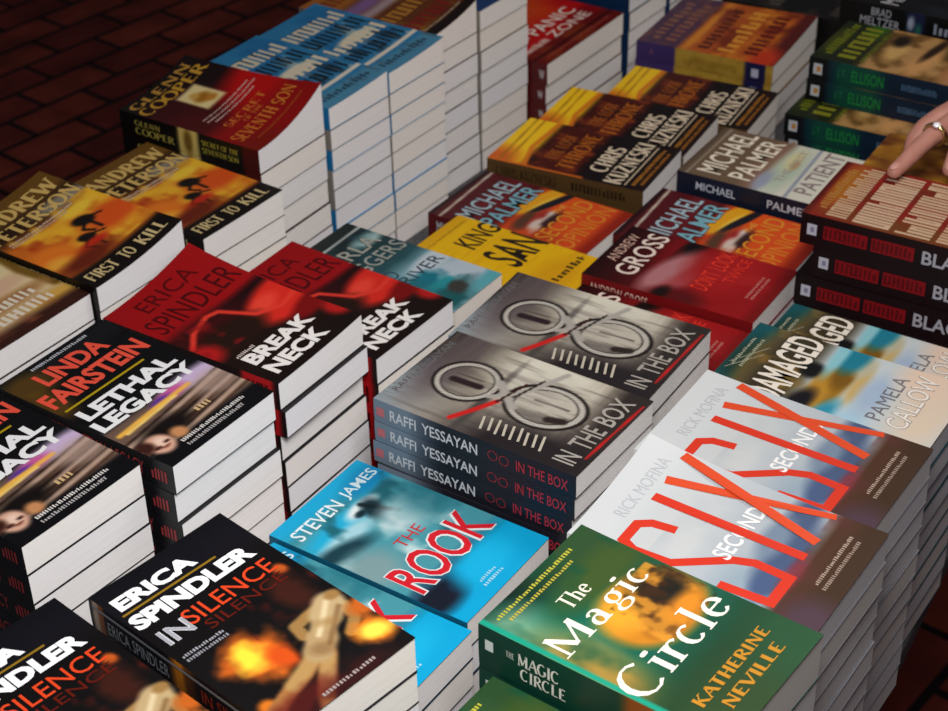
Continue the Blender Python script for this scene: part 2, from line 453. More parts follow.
# ---------------------------------------------------------------- the setting
def quad_obj(name, x0, y0, x1, y1, z, mat):
    return link_mesh(name, [(x0, y0, z), (x1, y0, z), (x1, y1, z), (x0, y1, z)], [(0, 1, 2, 3)], mat)
floor = quad_obj('floor', -5, -5, 9, 9, 0, M_BRICK); floor['kind'] = 'structure'
M_WALL = simple_noise_mat('painted_wall', (.30, .27, .24), (.36, .33, .30), 3, .9, .1)
Vw, Fw = [(-5, 9, 0), (9, 9, 0), (9, 9.15, 0), (-5, 9.15, 0), (-5, 9, 3.4), (9, 9, 3.4), (9, 9.15, 3.4), (-5, 9.15, 3.4)], [(0, 3, 2, 1), (4, 5, 6, 7), (0, 1, 5, 4), (1, 2, 6, 5), (2, 3, 7, 6), (3, 0, 4, 7)]
wall = link_mesh('wall_back', Vw, Fw, M_WALL); wall['kind'] = 'structure'

TABLE = .762
def box_vf(x0, y0, z0, x1, y1, z1):
    return [(x0, y0, z0), (x1, y0, z0), (x1, y1, z0), (x0, y1, z0), (x0, y0, z1), (x1, y0, z1), (x1, y1, z1), (x0, y1, z1)], [(0, 3, 2, 1), (4, 5, 6, 7), (0, 1, 5, 4), (1, 2, 6, 5), (2, 3, 7, 6), (3, 0, 4, 7)]
tb = bpy.data.objects.new('display_table', None); COL.objects.link(tb); tb.location = (-.296, -.318, 0); tb.rotation_euler = (0, 0, math.radians(7.7))
tb['label'] = 'dark cloth-covered table edge under the stacked paperbacks'; tb['category'] = 'table'
def tpart(name, b, mat):
    V, F = box_vf(*b)
    o = link_mesh(name, V, F, mat, tb)
    bv = o.modifiers.new('bevel', 'BEVEL'); bv.width = .003; bv.segments = 2
    return o
tpart('tabletop', (-.45, 0, TABLE - .022, 1.50, .85, TABLE), M_TABLE)
for lx in (-.38, 1.42):
    for ly in (.05, .80):
        tpart('leg', (lx - .025, ly - .025, 0, lx + .025, ly + .025, TABLE - .0222), M_LEG)

# ---------------------------------------------------------------- the printed covers, one record per edition
K = {}

# black, orange and white lettering, attic planks and a face (two stacks)
def art(A):
    A.vgrad(-.1, .2, '2a2c30'); A.band(.1, .62, '0b0a0c', .12)
    A.blob(.12, .12, .2, .1, '6a4a12', .8, op=.7); A.blob(.05, .3, .12, .12, '7a5416', .8, op=.6)
    A.box(-.1, .62, 1.1, .9, '6d5548', .04)
    A.blob(.85, .64, .3, .05, 'cbb4d8', .9); A.blob(.62, .645, .12, .035, 'c85a9a', .9); A.blob(.5, .66, .1, .03, '50269a', .8)
    A.line([(.05, .685), (.45, .665), (.75, .66)], .012, 'f3b84a', 1)
    A.line([(.1, .70), (.6, .675)], .008, 'f8d070', 1)
    for k in range(9):
        y = .70 + k * .022
        A.line([(.0, y + .05), (1, y - .02)], .006 + .004 * (k % 2), ('2a1a14', 'b79a86', '4a3224')[k % 3], 1)
    A.blob(.9, .74, .2, .08, 'b89e92', .8, op=.7)
    A.band(.885, 1.1, '0a090c', .03); A.blob(.3, .80, .22, .06, '120c0a', .8)
    A.blob(.14, .855, .10, .07, 'd9a890', .35); A.blob(.16, .845, .05, .03, 'f0cdb8', .8); A.blob(.10, .87, .03, .012, '4a2a22', .6); A.blob(.19, .86, .025, .01, '4a2a22', .6); A.blob(.15, .885, .035, .008, '7a3a30', .6)
    A.blob(.31, .86, .06, .04, 'c88a5a', .7); A.blob(.05, .83, .06, .04, '3a1c14', .7)
    return A
K['attic'] = dict(W=.105, L=.172, T=.024, edge='16161a', art=art, letters=[
    BARS(.27, .026, .80, .044, 'b9bcc4', 26, 3), 
    TX('LINDA', .20, .075, .80, .185, 'e8533f', .035), TX('FAIRSTEIN', .03, .215, .95, .335, 'e8533f', .035),
    PG([(.05, .372), (.80, .372), (.80, .384), (.05, .384)], 'b59a12'),
    TX('LETHAL', .06, .42, .92, .51, 'f2f2f4', .045), TX('LEGACY', .02, .53, .95, .62, 'f2f2f4', .045),
    BARS(.24, .905, .85, .925, 'd8d4d0', 30, 4), BARS(.24, .94, .78, .96, 'b0acac', 26, 5), BARS(.55, .80, .70, .83, 'd0b080', 4, 6)],
    spine='15161a', spine_letters=[TX('LINDA FAIRSTEIN', .06, .25, .42, .72, 'b8463e', .0), TX('LETHAL LEGACY', .48, .25, .84, .72, 'a83a3c'), BARS(.88, .3, .97, .7, 'a83a3c', 5, 2)])

# red silk on black, white title (two stacks)
def art(A):
    A.band(-.1, .44, '9a0c10', .03); A.band(.40, .58, '1d0508', .05)
    A.blob(.2, .5, .5, .12, '3a0a0a', .8); A.band(.56, 1.1, '1c0d08', .06)
    A.noise(6, 9, '6a0a0a', .5, .8, 3, .5, A.region(0, .44, .6, .7))
    A.blob(.92, .60, .40, .14, 'd92a1e', .35, -8); A.blob(.75, .56, .15, .05, 'f04a38', .8, -10, .8)
    A.blob(.95, .74, .25, .06, '7a0c0c', .6, -10); A.blob(.30, .60, .34, .1, '241108', .5)
    A.line([(.02, .52), (.18, .44), (.40, .40), (.50, .42), (.56, .50), (.62, .58), (.80, .64), (1.0, .62)], .013, 'e23a2c', .9)
    A.blob(.02, .60, .12, .08, 'b01818', .8); A.noise(7, 10, '8a1414', .55, .75, 6, .8, A.region(0, .40, .35, .66))
    A.band(.88, 1.1, '170b08', .1); A.blob(1.0, .86, .10, .07, 'b01a18', .7)
    return A
K['silk'] = dict(W=.104, L=.172, T=.024, edge='131015', art=art, letters=[
    TX('ERICA', .22, .06, .80, .16, '540407', .0), TX('SPINDLER', .06, .20, .96, .34, '4a0407', .0),
    BARS(.10, .715, .30, .735, 'd8c8c0', 10, 2),
    TX('BREAK', .10, .745, .80, .835, 'f4efec', .045), TX('NECK', .10, .86, .72, .955, 'f4efec', .045)],
    spine='16090b', spine_art=lambda A: A.box(-.1, .80, 1.1, .97, 'b5161c', .03), spine_letters=[TX('ERICA SPINDLER', .05, .25, .4, .75, 'c8c0c0'), TX('BREAKNECK', .45, .25, .76, .75, 'c01c20'), BARS(.83, .2, .95, .8, '4a0508', 5, 3)])

# black with a marble torso and flames (front left)
def art(A):
    A.vgrad(-.3, .3, '15131d'); A.band(.2, 1.1, '0a0708', .15)
    A.blob(.3, .66, .17, .11, 'd8661a', .8, 20, seed=4); A.blob(.28, .65, .10, .07, 'f8d03a', .8, 20, seed=5); A.blob(.42, .72, .08, .06, 'c84a12', .8, seed=8)
    A.blob(.10, .88, .06, .05, 'c86a1a', .8, seed=6); A.blob(.9, .40, .04, .03, 'b8521a', .8, seed=3); A.blob(.80, .5, .1, .1, '4a1c10', .9, seed=9, op=.7)
    A.noise(8, 12, '4a120c', .55, .8, 5, .8, A.region(.4, .45, 1, .62))
    st = 'b39a70'; dk = '6e4c2a'; md = '94703f'
    A.line([(.86, .645), (.74, .645), (.62, .655), (.60, .71)], .024, md, .5); A.line([(.93, .70), (.90, .77), (.80, .815)], .022, md, .5)
    A.line([(.56, .80), (.40, .845), (.24, .87), (.10, .90)], .030, '9a6636', .5); A.line([(.56, .80), (.42, .83), (.30, .855)], .030, 'a8844f', .7)
    A.line([(.60, .83), (.48, .90), (.38, .96), (.30, 1.03)], .030, '946034', .5); A.line([(.58, .84), (.50, .89), (.44, .93)], .028, 'a8844f', .7)
    A.line([(.88, .655), (.80, .69)], .060, st, .4); A.line([(.82, .685), (.70, .74), (.64, .765)], .046, st, .4); A.line([(.66, .765), (.57, .80)], .054, 'a88c62', .4)
    A.line([(.88, .64), (.76, .70), (.66, .745)], .010, 'd2bf98', 1.2); A.line([(.90, .69), (.78, .745), (.66, .80)], .010, dk, 1.4, .7); A.blob(.60, .80, .07, .03, dk, 1.0, 30, .5)
    A.blob(.94, .63, .05, .025, md, .6); A.blob(.76, .715, .08, .02, md, 1.2, 30, .6)
    A.blob(.92, .86, .16, .06, 'e07a1e', .8, 10, seed=11); A.blob(.90, .87, .09, .035, 'fbd24a', .8, 10, seed=12); A.blob(1.0, .76, .1, .05, 'b85a1a', .9, seed=13)
    A.blob(.25, .93, .3, .06, '5a1410', .9, seed=15, op=.7); A.blob(.6, .98, .3, .05, '3a0d0d', .9, seed=16, op=.7)
    return A
K['torso'] = dict(W=.098, L=.163, T=.024, edge='15141c', res=(80, 124), art=art, letters=[
    TX('ERICA', .05, .075, .62, .15, 'f6f6f8', .05), PG([(.03, .166), (.72, .166), (.72, .176), (.03, .176)], '8a6a18'),
    TX('SPINDLER', .02, .192, .90, .275, 'f6f6f8', .05),
    TX('IN', .06, .325, .25, .405, '9c9ca4', .0, out='d0d0d6', ow=.02), TX('SILENCE', .25, .305, .90, .385, 'd8431e', .0), TX('SILENCE', .30, .40, .88, .45, '5a1408', .0),
    BARS(.04, .475, .34, .489, '9a9aa2', 16, 2), BARS(.04, .50, .34, .514, '8a8a92', 16, 3), BARS(.35, .955, .75, .97, '9a8a88', 16, 4)],
    spine='14131b', spine_art=lambda A: (A.box(-.1, .02, 1.1, .05, 'e0c8b0', .02), A.box(-.1, .055, 1.1, .075, 'd87a28', .02), A.box(-.1, .45, 1.1, .52, 'd8861e', .04), A.box(-.1, .52, 1.1, .56, '6a3a1a', .04)),
    spine_letters=[PG([(.02, .12), (.97, .12), (.97, .20), (.02, .20)], '9aa0a8'), TX('ERICA SPINDLER', .1, .34, .43, .72, 'a8b0b8'), TX('IN SILENCE', .6, .34, .9, .72, 'c84020')])

# cyan with a white outlined red title (two stacks, front centre)
def art(A):
    A.band(-.1, .14, '10a8d8', .1); A.band(.1, .8, '4a9aa8', .1)
    A.blob(.85, .12, .25, .07, '0a8cc0', .8); A.blob(.3, .22, .35, .06, '20b0dc', .8); A.blob(.25, .29, .3, .05, 'a8d8e4', .8)
    A.noise(7, 9, '1a5f6c', .5, .75, 21, .9, A.region(.2, .14, 1, .62)); A.noise(5, 7, 'cfe4e6', .52, .7, 23, .9, A.region(.0, .25, 1, .6))
    A.blob(.58, .22, .16, .04, 'e6f0f2', .6); A.blob(.62, .26, .08, .07, '16303a', .7, 30); A.line([(.60, .20), (.66, .30), (.70, .36)], .013, '0d2028', .8)
    A.blob(.52, .24, .05, .02, '0e2a34', .7); A.blob(.70, .40, .2, .1, 'd8e6e8', .9, op=.8); A.blob(.95, .42, .25, .12, '2a7a88', .9, op=.8)
    A.blob(.12, .33, .25, .05, '163e4a', .8, 15); A.blob(.1, .50, .2, .12, '7fa0a4', .9)
    A.band(.76, 1.1, '08a8dc', .08); A.blob(.10, .82, .24, .09, '141a2a', .7); A.blob(.35, .74, .5, .03, '2a5a78', .9, op=.6); A.blob(.6, .85, .3, .08, '14b4e6', .8)
    return A
K['cyan'] = dict(W=.102, L=.168, T=.024, edge='0e2430', art=art, letters=[
    TX('STEVEN', .06, .075, .54, .15, 'e8f4f8', .01), TX('JAMES', .60, .075, .97, .15, 'd8eef4', .01),
    TX('THE', .38, .47, .64, .53, 'c8343c', .0), TX('ROOK', .07, .565, .93, .765, 'd8202e', .015, out='e6eef0', ow=.028),
    BARS(.38, .90, .56, .915, 'a8dcf0', 8, 2), BARS(.36, .93, .58, .945, 'a8dcf0', 9, 3)],
    spine='0c5a78', spine_letters=[TX('STEVEN JAMES', .06, .25, .4, .75, 'e0eef2'), TX('THE ROOK', .45, .2, .75, .8, 'd8303a')])

# greenish lettered trade paperback with a gold orb (front centre)
def art(A):
    A.vgrad(-.2, .35, '0a5a48'); A.blob(.4, .28, .5, .14, '066050', .8); A.blob(.95, .1, .5, .25, '2a4a28', .9)
    A.blob(.0, .12, .25, .12, '7fb090', .9, op=.8); A.blob(.02, .36, .25, .16, '8a8a50', .9); A.blob(.0, .55, .22, .25, 'a08238', .8)
    A.blob(.75, .2, .4, .08, '3a5222', .9); A.noise(6, 8, '0a4a34', .5, .8, 31, .6)
    A.band(.66, 1.1, '0d3a22', .2); A.blob(.2, .95, .6, .2, '24401c', .9); A.blob(1, .95, .4, .2, '1a4a2a', .9)
    A.blob(.66, .45, .34, .17, 'c87f1c', .25); A.blob(.55, .38, .18, .09, 'e8a22a', .9); A.blob(.78, .44, .18, .12, '16140c', .8, 20); A.blob(.62, .52, .14, .06, '7a4410', .9)
    A.noise(14, 18, '3a200a', .5, .68, 33, .9, A.region(.5, .33, .98, .6)); A.noise(12, 16, 'e0962c', .55, .75, 34, .8, A.region(.45, .3, .95, .6)); A.blob(.78, .54, .16, .05, 'd8861e', .9)
    A.line([(.02, .0), (.02, 1)], .012, '129a80', .8)
    return A
K['orb'] = dict(W=.106, L=.166, T=.033, edge='0a4638', res=(84, 128), art=art, letters=[
    BARS(.08, .035, .80, .052, 'b8b23a', 30, 2), BARS(.12, .075, .72, .09, 'b8a83a', 26, 3),
    TX('The', .38, .155, .60, .225, 'ece8d6', serif=True, wt=.9), TX('M', .05, .235, .33, .355, 'f0ecdc', serif=True, wt=.85), TX('a', .36, .28, .485, .358, 'f0ecdc', serif=True, wt=.95), TX('gic', .53, .25, .87, .385, 'f0ecdc', serif=True, wt=.85),
    TX('C', .02, .53, .23, .68, 'f0ecdc', serif=True, wt=.85), TX('ircle', .27, .53, .93, .675, 'f0ecdc', serif=True, wt=.85),
    TX('KATHERINE', .16, .795, .86, .845, 'c08420', serif=True, wt=1.4), TX('NEVILLE', .24, .875, .80, .925, 'c08420', serif=True, wt=1.4)],
    spine='073c2e', spine_art=lambda A: A.box(-.1, .60, 1.1, .76, '8a4a1a', .05), 
    spine_letters=[PG([(.03, .28), (.065, .28), (.065, .52), (.03, .52)], 'dce4e0'), TX('THE', .12, .30, .155, .44, 'd8dcd2', serif=True), TX('MAGIC', .17, .22, .34, .50, 'e8e8de', serif=True, wt=1.2), TX('CIRCLE', .18, .55, .37, .82, 'e8e8de', serif=True, wt=1.2), TX('KATHERINE NEVILLE', .78, .3, .97, .7, 'c8902a', serif=True)])

# white sky with tall red strokes (front right, two stacks)
def art(A):
    A.vgrad(.1, .6, 'b0b8bf'); A.blob(.3, .35, .5, .12, 'c6c9ca', .9); A.noise(4, 5, 'a9b2ba', .5, .8, 41, .5, A.region(0, .3, 1, .8))
    A.blob(.1, .72, .3, .14, '94a6b4', .8); A.blob(.5, .74, .3, .07, '46587a', .7, 8); A.blob(.22, .74, .16, .05, '465a80', .7); A.blob(.85, .70, .3, .06, '48597a', .8)
    A.blob(.6, .66, .2, .05, '75879c', .8); A.band(.80, 1.1, '4a2c1c', .06); A.noise(7, 8, '5a2a2e', .5, .8, 44, .6, A.region(0, .78, 1, .9)); A.band(.90, 1.1, '3c2616', .08); A.blob(.05, .95, .2, .1, '4a3440', .9)
    A.blob(.35, .80, .2, .03, '8a2a3a', .9, op=.7)
    return A
RED = 'd6351f'
def sx(p): return [(.06 + a, b) for a, b in p]
K['strokes'] = dict(W=.107, L=.172, T=.022, edge='77777e', res=(72, 112), art=lambda A: art_six(A), letters=[
    TX('RICK MOFINA', .30, .085, .88, .14, 'b9bcc2', .0),
    ST([(.36, .335), (.34, .24), (.29, .195), (.12, .195), (.075, .25), (.085, .40), (.30, .585), (.345, .66), (.33, .80), (.085, .80), (.07, .60)], .041, RED),
    ST([(.555, .17), (.545, .80)], .043, RED), ST([(.72, .165), (.98, .80)], .043, 'dc4a22'), ST([(.96, .16), (.70, .80)], .043, 'dc4a22'),
    TX('SECONDS', .28, .50, .86, .575, 'f0efee', .02),
    BARS(.36, .885, .86, .90, 'b09a8a', 26, 2), BARS(.34, .92, .84, .935, 'a08a7c', 26, 3)],
    spine='d8d8d8', spine_letters=[TX('RICK MOFINA', .06, .25, .4, .75, '666870'), TX('SIX SECONDS', .45, .2, .85, .8, RED)])
art_six_src = art
def art_six(A):
    A.c[:] = val('cfd2d4'); return art_six_src(A)

# grey boards with handcuff rings, red streak (centre, two stacks, spines of three)
def art(A):
    A.vgrad(-.1, .5, 'b3a796'); A.noise(3, 40, '7a6c5c', .45, .75, 51, .7); A.blob(.0, .05, .5, .2, '8fa0ac', .9); A.blob(.2, .25, .4, .2, '9a8f84', .9, op=.7)
    A.blob(.7, .12, .5, .1, '5c4f52', .8, op=.8); A.blob(.85, .55, .4, .25, 'd6d0c0', .9); A.blob(.55, .62, .3, .2, 'b5aea2', .9, op=.7)
    A.noise(30, 5, '5a524c', .5, .8, 52, .5); A.band(.84, 1.1, '2e2725', .12); A.blob(.0, .75, .35, .35, '241e20', .8); A.blob(.3, .4, .5, .02, '4a4442', .9)
    for cu, ct, ru, rt in ((.515, .262, .255, .165), (.545, .645, .265, .20)):
        r = np.hypot((A.u - cu) / ru, (A.t - ct) / rt); d = r - .80
        A.mix(np.clip((.15 - np.abs(d - .03)) / .03, 0, 1), '1e1716'); A.mix(np.clip((.085 - np.abs(d)) / .04, 0, 1), 'c2bcb2'); A.mix(np.clip((.02 - np.abs(d)) / .03, 0, 1) * .6, '6e665e')
    A.line([(.49, .20), (.50, .33)], .020, '2a1c20', .5); A.line([(.56, .19), (.57, .32)], .006, '5a504a', .8)
    A.line([(.43, .70), (.46, .76)], .022, '2c2220', .6); A.line([(.58, .58), (.59, .74)], .006, '6a5f58', .8)
    A.line([(.44, .40), (.50, .45), (.66, .53), (.95, .60)], .014, 'a8a29a', .6); A.line([(.40, .44), (.55, .50), (.80, .54)], .006, '2a2220', .6)
    A.line([(.62, .39), (.50, .47), (.42, .53)], .02, 'a8a29a', .6)
    A.line([(.10, .35), (.25, .40), (.42, .45)], .014, 'c8201c', .5); A.line([(.42, .45), (.7, .49)], .006, '3a1a18', .6)
    A.line([(.2, .97), (.9, .985)], .006, 'c01c1c', .7)
    return A
K['cuffs'] = dict(W=.106, L=.172, T=.0195, edge='2a262a', res=(84, 132), art=art, letters=[
    TX('RAFFI YESSAYAN', .16, .02, .86, .055, '4a464c', .0, out='a8a4a8', ow=.015)] +
    [ST([(.10 + .012 * (k % 2), .50 + k * .036), (.235 + .01 * ((k * 7) % 3), .468 + k * .036)], .011, 'c2b9a8') for k in range(9)] +
    [TX('IN', .08, .855, .20, .955, 'a8a29a', .01), TX('THE', .27, .855, .52, .955, 'a39c94', .01), TX('BOX', .58, .855, .90, .955, 'a8a29a', .01)],
    spine='1b1c26', spine_art=lambda A: A.box(-.1, -.1, 1.1, .26, '6f8090', .18),
    spine_letters=[PG([(.015, .32), (.055, .32), (.055, .7), (.015, .7)], 'c06a70'), TX('RAFFI', .085, .26, .22, .74, 'cfd2d8', .012), TX('YESSAYAN', .25, .26, .53, .74, 'cfd2d8', .012), 
                   ST(ring(.605, .48, .022, .2), .02, 'c0303a', True), ST(ring(.66, .52, .022, .2), .02, 'c0303a', True), TX('IN THE BOX', .72, .28, .965, .74, 'b8303c', .0)])

# red with a huge dark eye (centre right, one shingled on another)
def art(A):
    A.vgrad(-.2, .7, '961014'); A.blob(.85, .38, .45, .12, '7a0c10', .9); A.blob(1.0, .42, .3, .06, '1c0808', .6, 12); A.blob(.86, .40, .12, .05, '0c0405', .5); A.blob(.6, .36, .25, .03, '4a0a0c', .9)
    A.blob(.42, .40, .42, .09, 'b4767a', .6, 12); A.blob(.35, .5, .35, .06, 'a84a4e', .9, 15); A.blob(.7, .65, .4, .18, 'a8181a', .9); A.noise(5, 6, 'b4282a', .5, .8, 61, .5, A.region(0, .5, 1, .95))
    A.band(.94, 1.1, '7a0e10', .05); A.blob(.05, .55, .15, .14, '5a0c0e', .9); A.blob(.06, .45, .12, .04, '1c0a08', .8, 10)
    return A
K['eye'] = dict(W=.096, L=.163, T=.022, edge='6a0c0e', art=art, letters=[
    TX('ANDREW', .34, .035, .86, .10, 'd8b0a0', .0), TX('GROSS', .18, .125, .96, .255, 'f0dcd0', .01),
    TX("DON'T", .28, .555, .60, .66, 'ea3a28', .0), TX('LOOK', .66, .555, .98, .66, 'ea3a28', .0), TX('TWICE', .50, .685, .95, .75, 'e03424', .0),
    BARS(.35, .86, .75, .875, 'c87a74', 16, 3), BARS(.35, .89, .75, .905, 'c87a74', 16, 4)],
    spine='7a0e12', spine_letters=[TX('ANDREW GROSS', .05, .25, .4, .75, 'e0c0b0')])

# maroon to orange with a yellow sail (two stacks)
def art(A):
    A.band(-.1, .44, '54141a', .05); A.blob(.5, .25, .6, .08, '6a1a20', .9); A.band(.42, 1.1, 'd2461a', .08); A.blob(.5, .7, .6, .2, 'dc521c', .9); A.blob(.9, .55, .4, .12, 'e2561a', .8)
    A.line([(.0, .08), (1.0, .045)], .008, 'c8b8a8', .8); A.band(-.1, .03, '2a0c12', .02)
    A.blob(.75, .475, .34, .065, 'e8a41e', .3, 12); A.blob(.7, .50, .2, .02, 'f4c848', .8, 12); A.blob(.8, .55, .34, .03, '1e1c24', .35, 18); A.blob(.35, .52, .2, .05, '5a3a2a', .8)
    A.blob(.52, .60, .13, .035, 'e6ddd0', .6); A.blob(.45, .565, .2, .03, 'a03028', .8); A.blob(.35, .59, .12, .03, 'd8c4b8', .8); A.blob(.46, .64, .2, .03, '3a2020', .8); A.blob(.25, .62, .1, .02, 'e8d8cc', .8)
    A.blob(.1, .7, .2, .1, 'b83a18', .9); A.band(.93, 1.1, '94230f', .06)
    return A
K['sail'] = dict(W=.102, L=.172, T=.024, edge='3a0e12', art=art, letters=[
    TX('MICHAEL', .10, .14, .95, .275, 'a9c0cc', .01, out='1c1018', ow=.02), TX('PALMER', .10, .30, .95, .425, '7fb6c6', .01, out='18101a', ow=.02),
    TX('THE', .62, .60, .80, .635, 'e8b04a', .0), TX('SECOND', .14, .65, .97, .765, 'e0922a', .0), TX('OPINION', .10, .79, .97, .905, 'e0862a', .0)],
    spine='5a1418', spine_letters=[TX('MICHAEL PALMER', .06, .25, .45, .75, 'c0ccd4'), TX('THE SECOND OPINION', .5, .25, .9, .75, 'd8902a')])

# taupe to white hospital cover with navy spine
def art(A):
    A.band(-.1, .46, '6f5a46', .06); A.blob(.5, .42, .7, .06, '8a6a58', .9); A.band(.46, 1.1, 'd8d6c8', .05)
    A.blob(.5, .53, .45, .08, 'b4c4b0', .8); A.blob(.7, .52, .2, .04, 'd8cfa0', .9); A.blob(.2, .46, .2, .04, '9aa0b4', .9); A.blob(.6, .55, .1, .02, 'b89a70', .8)
    A.line([(-.1, .645), (1.1, .605)], .010, '8f97a8', .8); A.band(-.1, .03, '5a4a3c', .02); A.line([(0, .055), (1, .05)], .006, '9a8e80', .8)
    A.band(.86, 1.1, 'd4d0c8', .05); A.blob(.1, .90, .2, .05, '3a7ab0', .7)
    return A
K['hospital'] = dict(W=.106, L=.172, T=.022, edge='1a2236', art=art, letters=[
    TX('MICHAEL', .10, .085, .97, .235, 'f0e4d0', .012), TX('PALMER', .12, .27, .95, .405, 'f0e4d0', .012),
    TX('THE FIRST', .25, .515, .9, .56, 'a89a90', .0), TX('PATIENT', .14, .655, .98, .765, '8f7f80', .012)],
    spine='151c30', spine_letters=[TX('MICHAEL', .12, .3, .36, .68, 'd0d8e4', .01), TX('PALMER', .55, .3, .80, .68, 'd0d8e4', .01)])

# yellow cover with black narrow lettering
def art(A):
    A.noise(3, 60, 'd89c08', .5, .8, 71, .5); A.band(-.1, .06, 'e0a80a', .05); A.blob(.5, .8, .4, .12, 'dca00a', .9); return A
K['yellow'] = dict(W=.1, L=.172, T=.024, edge='8a6408', art=lambda A: (A.c.__setitem__(slice(None), val('ecb90c')), art_yellow(A))[1], letters=[
    BARS(.10, .06, .95, .075, 'a87a0a', 30, 2), TX('KING', .52, .15, 1.0, .295, '2a1e14', .015), TX('SAN', .46, .35, 1.0, .60, '2a1e14', .015), PG([(.62, .57), (.70, .57), (.665, .43)], '1c140c'),
    BARS(.45, .80, .95, .845, '4a3a14', 8, 5)], spine='b08a10')
art_yellow = art

# teal winter river
def art(A):
    A.vgrad(-.1, .5, '2f5a62'); A.band(-.1, .10, '14201f', .06); A.line([(0, .10), (1, .085)], .008, 'b8c0be', .8); A.blob(.85, .2, .2, .05, 'b8d4d0', .8); A.noise(5, 6, '1f4a54', .5, .8, 81, .8, A.region(0, .1, 1, .6))
    A.band(.52, 1.1, '7fa8b4', .1); A.blob(.9, .62, .35, .07, 'c4d0da', .5); A.blob(.85, .80, .35, .12, 'b9c6d2', .5, 20); A.blob(.55, .70, .2, .07, '1c7488', .6, seed=3); A.blob(.5, .80, .25, .05, '28909a', .7, seed=5)
    A.blob(.45, .9, .35, .08, '1e5a5e', .7, seed=7); A.blob(.62, .88, .1, .05, '3c3c38', .7, seed=8); A.blob(.95, .97, .3, .05, '5aa8b4', .8); A.blob(.2, .7, .25, .2, '2a6a72', .9)
    return A
K['river'] = dict(W=.102, L=.172, T=.024, edge='1c2a2c', art=art, letters=[
    TX('CARLA', .10, .165, .92, .275, 'a9a9a0', .005, out='1c2a2a', ow=.015), TX('NEGGERS', .08, .31, .98, .42, '9fa39c', .005, out='1c2a2a', ow=.015),
    TX('COLD', .10, .49, .52, .575, '2c4450', .0), TX('RIVER', .42, .585, .96, .665, '2c4450', .0)], spine='20343a')

# fiery cover with running soldiers (left, two stacks)
def art(A):
    A.vgrad(-.1, .5, '4a2c12'); A.band(-.1, .2, '6a4818', .1); A.blob(.8, .30, .3, .06, '8a8070', .8, 10)
    A.band(.36, .84, 'cf6a1c', .1); A.noise(4, 7, 'eeb22c', .48, .7, 91, 1, A.region(-.1, .33, 1.1, .82)); A.noise(5, 8, 'a8300e', .55, .8, 92, .9, A.region(-.1, .4, 1.1, .86)); A.blob(.75, .42, .2, .05, 'f2c63a', .8)
    A.blob(.15, .62, .2, .1, 'e87a22', .9); A.blob(.1, .70, .12, .06, 'f0a838', .9); A.blob(.85, .62, .3, .1, 'd8541a', .8)
    for cu, ct, k in ((.66, .52, 1), (.50, .64, .8)):
        A.blob(cu, ct, .10 * k, .045 * k, '17120e', .4, 25); A.line([(cu - .02, ct + .02), (cu - .10, ct + .06), (cu - .05, ct + .11)], .010, '17120e', .6); A.line([(cu + .02, ct + .03), (cu + .02, ct + .12)], .010, '1c1410', .6); A.line([(cu, ct - .02), (cu + .16, ct + .03)], .008, '17120e', .6)
    A.blob(.5, .70, .12, .03, 'c02a16', .8); A.blob(.28, .78, .3, .06, '6a2410', .9); A.band(.84, 1.1, '150d0a', .03)
    return A
K['soldiers'] = dict(W=.105, L=.172, T=.024, edge='120d0b', art=art, letters=[
    TX('ANDREW', .04, .07, .96, .19, 'd8b468', serif=True, wt=1.5), TX('PETERSON', .02, .215, .98, .325, 'd8b468', serif=True, wt=1.5),
    BARS(.08, .352, .80, .367, 'd0c8b4', 30, 2), BARS(.08, .38, .70, .393, 'c0b8a4', 26, 3),
    TX('FIRST', .06, .875, .36, .955, 'd8c08a', serif=True, wt=1.3), TX('TO', .43, .875, .56, .955, 'd8c08a', serif=True, wt=1.3), TX('KILL', .63, .875, .92, .955, 'd8c08a', serif=True, wt=1.3)],
    spine='100c0b', spine_letters=[TX('ANDREW PETERSON', .06, .25, .45, .75, 'c8a860', serif=True), TX('FIRST TO KILL', .55, .25, .9, .75, 'c8b080', serif=True)])

# sand coloured cover, far left edge
def art(A):
    A.c[:] = val('c9a878'); A.blob(.8, .45, .5, .12, 'e6d0a0', .9); A.blob(.9, .7, .4, .1, 'e8cfa0', .9, 10); A.blob(.6, .6, .3, .06, 'dcb494', .9); A.line([(1.0, .35), (.95, .55), (.98, .78)], .03, '7a5a20', .9); A.blob(.5, .72, .5, .05, 'a87848', .9)
    A.blob(.9, .88, .3, .06, 'd8a84a', .9); A.band(.90, 1.1, '3a1c14', .06); A.noise(4, 5, 'a05a3a', .5, .8, 95, .6, A.region(0, .7, .8, .95)); return A
K['sand'] = dict(W=.106, L=.172, T=.024, edge='1c1412', art=art, letters=[BARS(.30, .70, .82, .765, 'e8dcc8', 9, 3), BARS(.30, .80, .86, .87, 'e8dcc8', 9, 4)], spine='2a1c14')

